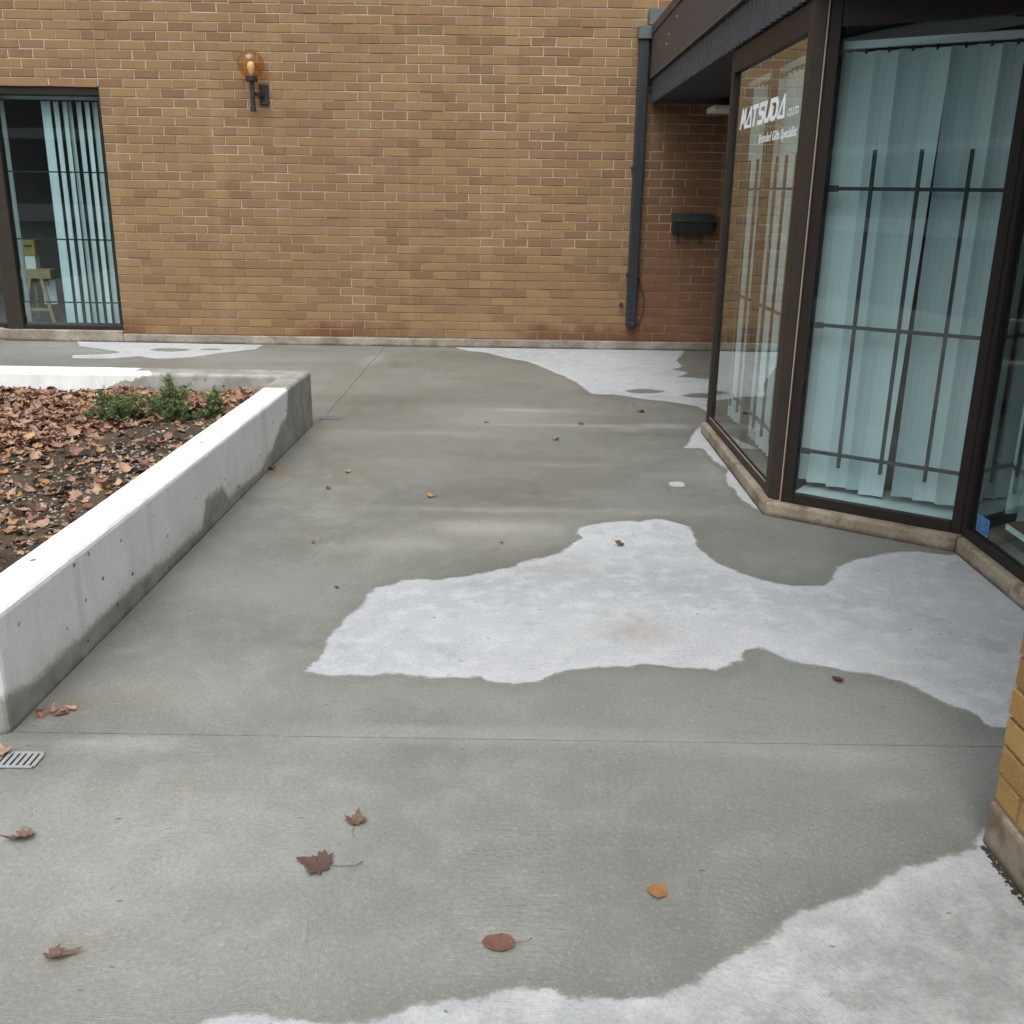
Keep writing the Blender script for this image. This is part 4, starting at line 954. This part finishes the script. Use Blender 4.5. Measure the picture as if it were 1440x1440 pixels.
# ================================================================== DRAINS
def grate(label, cx, cy, sx, sy, nslot, group, mt='grate'):
    e = empty('drain_grate', (cx, cy, 0), label, 'drain', group)
    MB().box(cx-sx/2+0.003, cx+sx/2-0.003, cy-sy/2+0.003, cy+sy/2-0.003, -0.04, 0.0022).build('pit', M['black'], e)
    fr = 0.009; m = MB()
    m.box(cx-sx/2, cx+sx/2, cy-sy/2, cy-sy/2+fr, 0.0026, 0.006); m.box(cx-sx/2, cx+sx/2, cy+sy/2-fr, cy+sy/2, 0.0026, 0.006)
    m.build('frame', M[mt], e)
    step = sx/nslot
    for i in range(nslot+1):
        xx = cx-sx/2+i*step; MB().box(xx-step*0.31, xx+step*0.31, cy-sy/2+fr, cy+sy/2-fr, 0.0028, 0.0058).build('grate_bar', M[mt], e)
grate('small metal drain grate in the pavement beside the near planter corner', -1.395, 2.384, 0.215, 0.080, 12, 'drain grates')
grate('distant flat drain grate beside the far planter corner', -1.265, 6.76, 0.150, 0.10, 10, 'drain grates', 'grate_dull')

# ================================================================== LEAVES ON THE PAVEMENT
def fallen(label, x, y, size, rz, kind='maple', curl=0.3, mat='leaf_dark', stem=0.0, stem_dir=None, seed=0, squash=1.0, tilt=(0, 0), z=0.004):
    me = leaf_mesh(kind, curl, 900+seed); me.materials.append(M[mat])
    zmin = min(v.co.z for v in me.vertices)
    o = bpy.data.objects.new('fallen_leaf', me); COL.objects.link(o)
    o.location = (x, y, z-zmin*size); o.rotation_euler = (tilt[0], tilt[1], rz); o.scale = (size*squash, size, size)
    tag(o, label, 'leaf', 'leaves fallen on the pavement')
    if stem:
        a = stem_dir if stem_dir is not None else rz-math.pi/2
        m = MB(); L = stem/size; q = a-rz
        pts = [(0, 0.0, 0.02), (math.cos(q)*L*0.35, math.sin(q)*L*0.35, 0.02), (math.cos(q+0.12)*L*0.8, math.sin(q+0.12)*L*0.8, 0.025), (math.cos(q+0.25)*L, math.sin(q+0.25)*L, 0.06)]
        m.tube(pts, [0.012, 0.010, 0.010, 0.016], 6); s_ = bpy.data.objects.new('stem', m.mesh('stem', True)); COL.objects.link(s_); s_.data.materials.append(M['bark']); s_.parent = o
    return o
H_ = math.pi/2
fallen('brown maple leaf lying flat with its long stem pointing sideways, open pavement', -0.420, 1.955, 0.092, H_-0.25, 'maple', 0.16, 'leaf_dark', 0.085, -0.15, 1)
fallen('small curled dark red-brown leaf with stem hanging towards the camera', -0.378, 2.115, 0.062, -0.05, 'maple', 0.42, 'leaf_dark', 0.055, -H_-0.1, 2, 0.95)
fallen('brown oval leaf lying flat with a thin stem', 0.012, 1.712, 0.070, H_+0.02, 'oval', 0.10, 'leaf_mauve', 0.045, 0.05, 3, 0.85)
fallen('orange-brown rounded leaf on the damp pavement', 0.358, 1.878, 0.046, H_-0.35, 'oval', 0.12, 'leaf_orange', 0.020, H_+0.9, 4, 1.35)
fallen('twisted brown leaf with an upright stem beside the near drain grate', -1.150, 2.045, 0.082, 1.9, 'maple', 0.5, 'leaf_dark', 0.075, H_+0.35, 5, 0.6)
fallen('narrow folded dark leaf on a rusty stain, close to the camera', -0.930, 1.650, 0.078, H_+3.4, 'maple', 0.4, 'leaf_dark', 0.03, 0.6, 6, 0.45)
fallen('small dark red leaf at the edge of the dry patch', 1.083, 2.924, 0.038, 1.2, 'oval', 0.5, 'leaf_red', 0.02, 1.0, 7, 1.0)
fallen('curved tan leaf lying on the pale dry patch', 0.499, 4.20, 0.055, 1.4, 'oval', 1.1, 'leaf', 0.0, None, 8, 0.5)
fallen('little brown leaf in the middle of the walkway beyond the dry patch', -0.412, 4.908, 0.058, 0.5, 'maple', 0.5, 'leaf', 0.0, None, 9)
fallen('small brown leaf lying on the joint line past the dry patch', 0.289, 6.21, 0.066, 2.0, 'maple', 0.6, 'leaf', 0.0, None, 10, 0.6)
fallen('dark leaf on wet concrete below the far white patch', 0.944, 7.10, 0.075, 1.6, 'maple', 0.5, 'leaf_dark', 0.0, None, 11, 0.6)
fallen('tiny dark leaf beside the yellowish stain past the planter', -0.97, 5.03, 0.042, 0.3, 'maple', 0.6, 'leaf_dark', 0.0, None, 12, 0.8)
fallen('tiny brown leaf on the tan stain beyond the planter middle', -0.913, 5.36, 0.045, 1.0, 'maple', 0.6, 'leaf', 0.0, None, 13, 0.8)
fallen('tiny dark leaf on the pale joint line, far walkway', 0.478, 6.68, 0.045, 1.7, 'oval', 0.4, 'leaf_dark', 0.0, None, 14)
fallen('tiny orange leaf on the pale joint line, far walkway', -0.184, 6.68, 0.040, 0.2, 'oval', 0.4, 'leaf_orange', 0.0, None, 15)
fallen('small dark leaf against the foot of the planter wall by a rusty stain', -1.345, 5.39, 0.052, 0.9, 'maple', 0.8, 'leaf_red', 0.0, None, 16)
fallen('crumpled brown leaf half covering the near drain grate', -1.405, 2.395, 0.080, 0.4, 'maple', 0.35, 'leaf', 0.0, None, 17, 1.0, (0, 0), 0.008)
for k, (dx, dy, s, a) in enumerate(((0, 0, .055, .3), (.035, .012, .05, 2.2), (-.035, -.012, .045, 4.0), (.06, .020, .045, 1.3), (.015, -.018, .042, 5.1), (-.015, .012, .04, 3.2), (.045, -.006, .036, 0.8), (-.05, .002, .035, 5.6))):
    fallen('shredded dry brown leaf in the small heap at the planter\'s near corner', -1.365+dx, 2.645+dy, s, a, 'maple', 0.30, 'leaf', 0.0, None, 20+k, 0.5, (random.gauss(0, .12), random.gauss(0, .12)), 0.005)
for k, (x, y) in enumerate(((-0.885, 4.177), (-0.685, 3.657), (-0.039, 4.224))):
    fallen(('black leaf scrap on wet concrete beside the middle of the planter', 'black leaf scrap a hand away from the big dry patch corner', 'black leaf scrap just above the upper edge of the big dry patch')[k], x, y, 0.020, k, 'oval', 0.6, 'leaf_dark', 0.0, None, 30+k)

# dirt and moss lodged along the foot of the pillar and the planter
def crumbs(name, label, line, n, spread, seed, mat):
    r = np.random.default_rng(seed); v, f, tn = [], [], []; k = 0
    for i in range(n):
        t = r.random()*(len(line)-1); a = int(t); fr = t-a; x = line[a][0]*(1-fr)+line[a+1][0]*fr+abs(r.normal(0, spread))*0+r.normal(0, spread*1.4); y = line[a][1]*(1-fr)+line[a+1][1]*fr+r.normal(0, spread)
        s = r.uniform(0.0012, 0.0042); P_ = iv*s*(1+r.uniform(-.4, .4, (len(iv), 1)))*np.array([1, 1.2, .7])+np.array([x, y, s*.3]); v.append(P_); tn += [r.random()]*len(iv); f += [tuple(k+j for j in q) for q in ifc]; k += len(iv)
    me = bpy.data.meshes.new(name); me.from_pydata(np.vstack(v).tolist(), [], f); me.update()
    tag(link(name, me, mat), label, 'dirt', kind='stuff')
crumbs('dirt', 'black mossy dirt along the foot of the brick pillar', [(1.160, 2.07), (1.160, 0.95)], 1100, 0.003, 5, M['joint'])

# ================================================================== BEHIND THE LEFT WINDOW
st = empty('wooden_easel', (-5.13, 10.95, 0.10), 'pale wooden folding stand seen inside the brick wall window', 'stand')
for (x0, y0) in ((-5.30, 10.85), (-4.97, 10.85)):
    m = MB(); xt = -5.17 if x0 < -5.1 else -5.09; m.bar((x0, y0, 0.10), (xt, y0+0.03, 0.66), 0.035, 0.022, (0, 1, 0)); m.build('leg', M['wood'], st)
for (x0, y0) in ((-5.27, 11.15), (-5.0, 11.15)):
    m = MB(); xt = -5.17 if x0 < -5.1 else -5.09; m.bar((x0, y0, 0.10), (xt, 10.93, 0.66), 0.035, 0.022, (0, 1, 0)); m.build('leg', M['wood'], st)
MB().box(-5.29, -4.96, 10.86, 11.0, 0.56, 0.66).build('seat', M['wood'], st, bevel=0.006)
MB().box(-5.25, -5.02, 10.86, 10.885, 0.22, 0.25).build('rung', M['wood'], st)
bx = empty('yellow_box', (-5.18, 10.95, 0.66), 'yellow box with dark lid standing on the wooden stand indoors', 'box')
MB().box(-5.25, -5.11, 10.90, 11.02, 0.80, 0.935).build('body', M['yellow'], bx); MB().box(-5.255, -5.105, 10.895, 11.025, 0.936, 0.96).build('lid', M['yellow'], bx)
MB().box(-5.235, -5.125, 10.91, 11.01, 0.66, 0.799).build('base', M['white'], bx); MB().box(-5.225, -5.135, 10.896, 10.899, 0.885, 0.905).build('dark_band', M['black'], bx)
pt = MB(); pt.box(-5.12, -4.98, 10.99, 11.0, 0.28, 0.56)
tag(pt.build('paper_sheet', M['white']), 'pale sheet of paper leaning under the wooden stand indoors', 'paper')

# ================================================================== ACROSS THE CAR PARK, BEHIND THE CAMERA (added unseen, to darken the glass reflections)
fb = empty('added_building', (0, -26, 0), 'long plain brown building across the car park, added out of view to darken glass reflections', 'building')
MB().box(-40, 40, -34, -26, -0.1, 8.8).build('wall', M['far_wall'], fb)
MB().box(-40.3, 40.3, -34.3, -25.7, 8.81, 9.2).build('roof', M['soffit'], fb)
for (za, zb) in ((0.0, 0.7), (3.5, 3.9), (8.0, 8.7)): MB().box(-40.05, 40.05, -25.99, -25.9, za, zb).build('pale_band', M['white'], fb)  # bands added to put pale streaks into the glass reflections
for k in range(-7, 8): MB().box(k*5-1.3, k*5+1.3, -25.98, -25.95, 1.0, 3.2).build('window', M['far_glass'], fb)
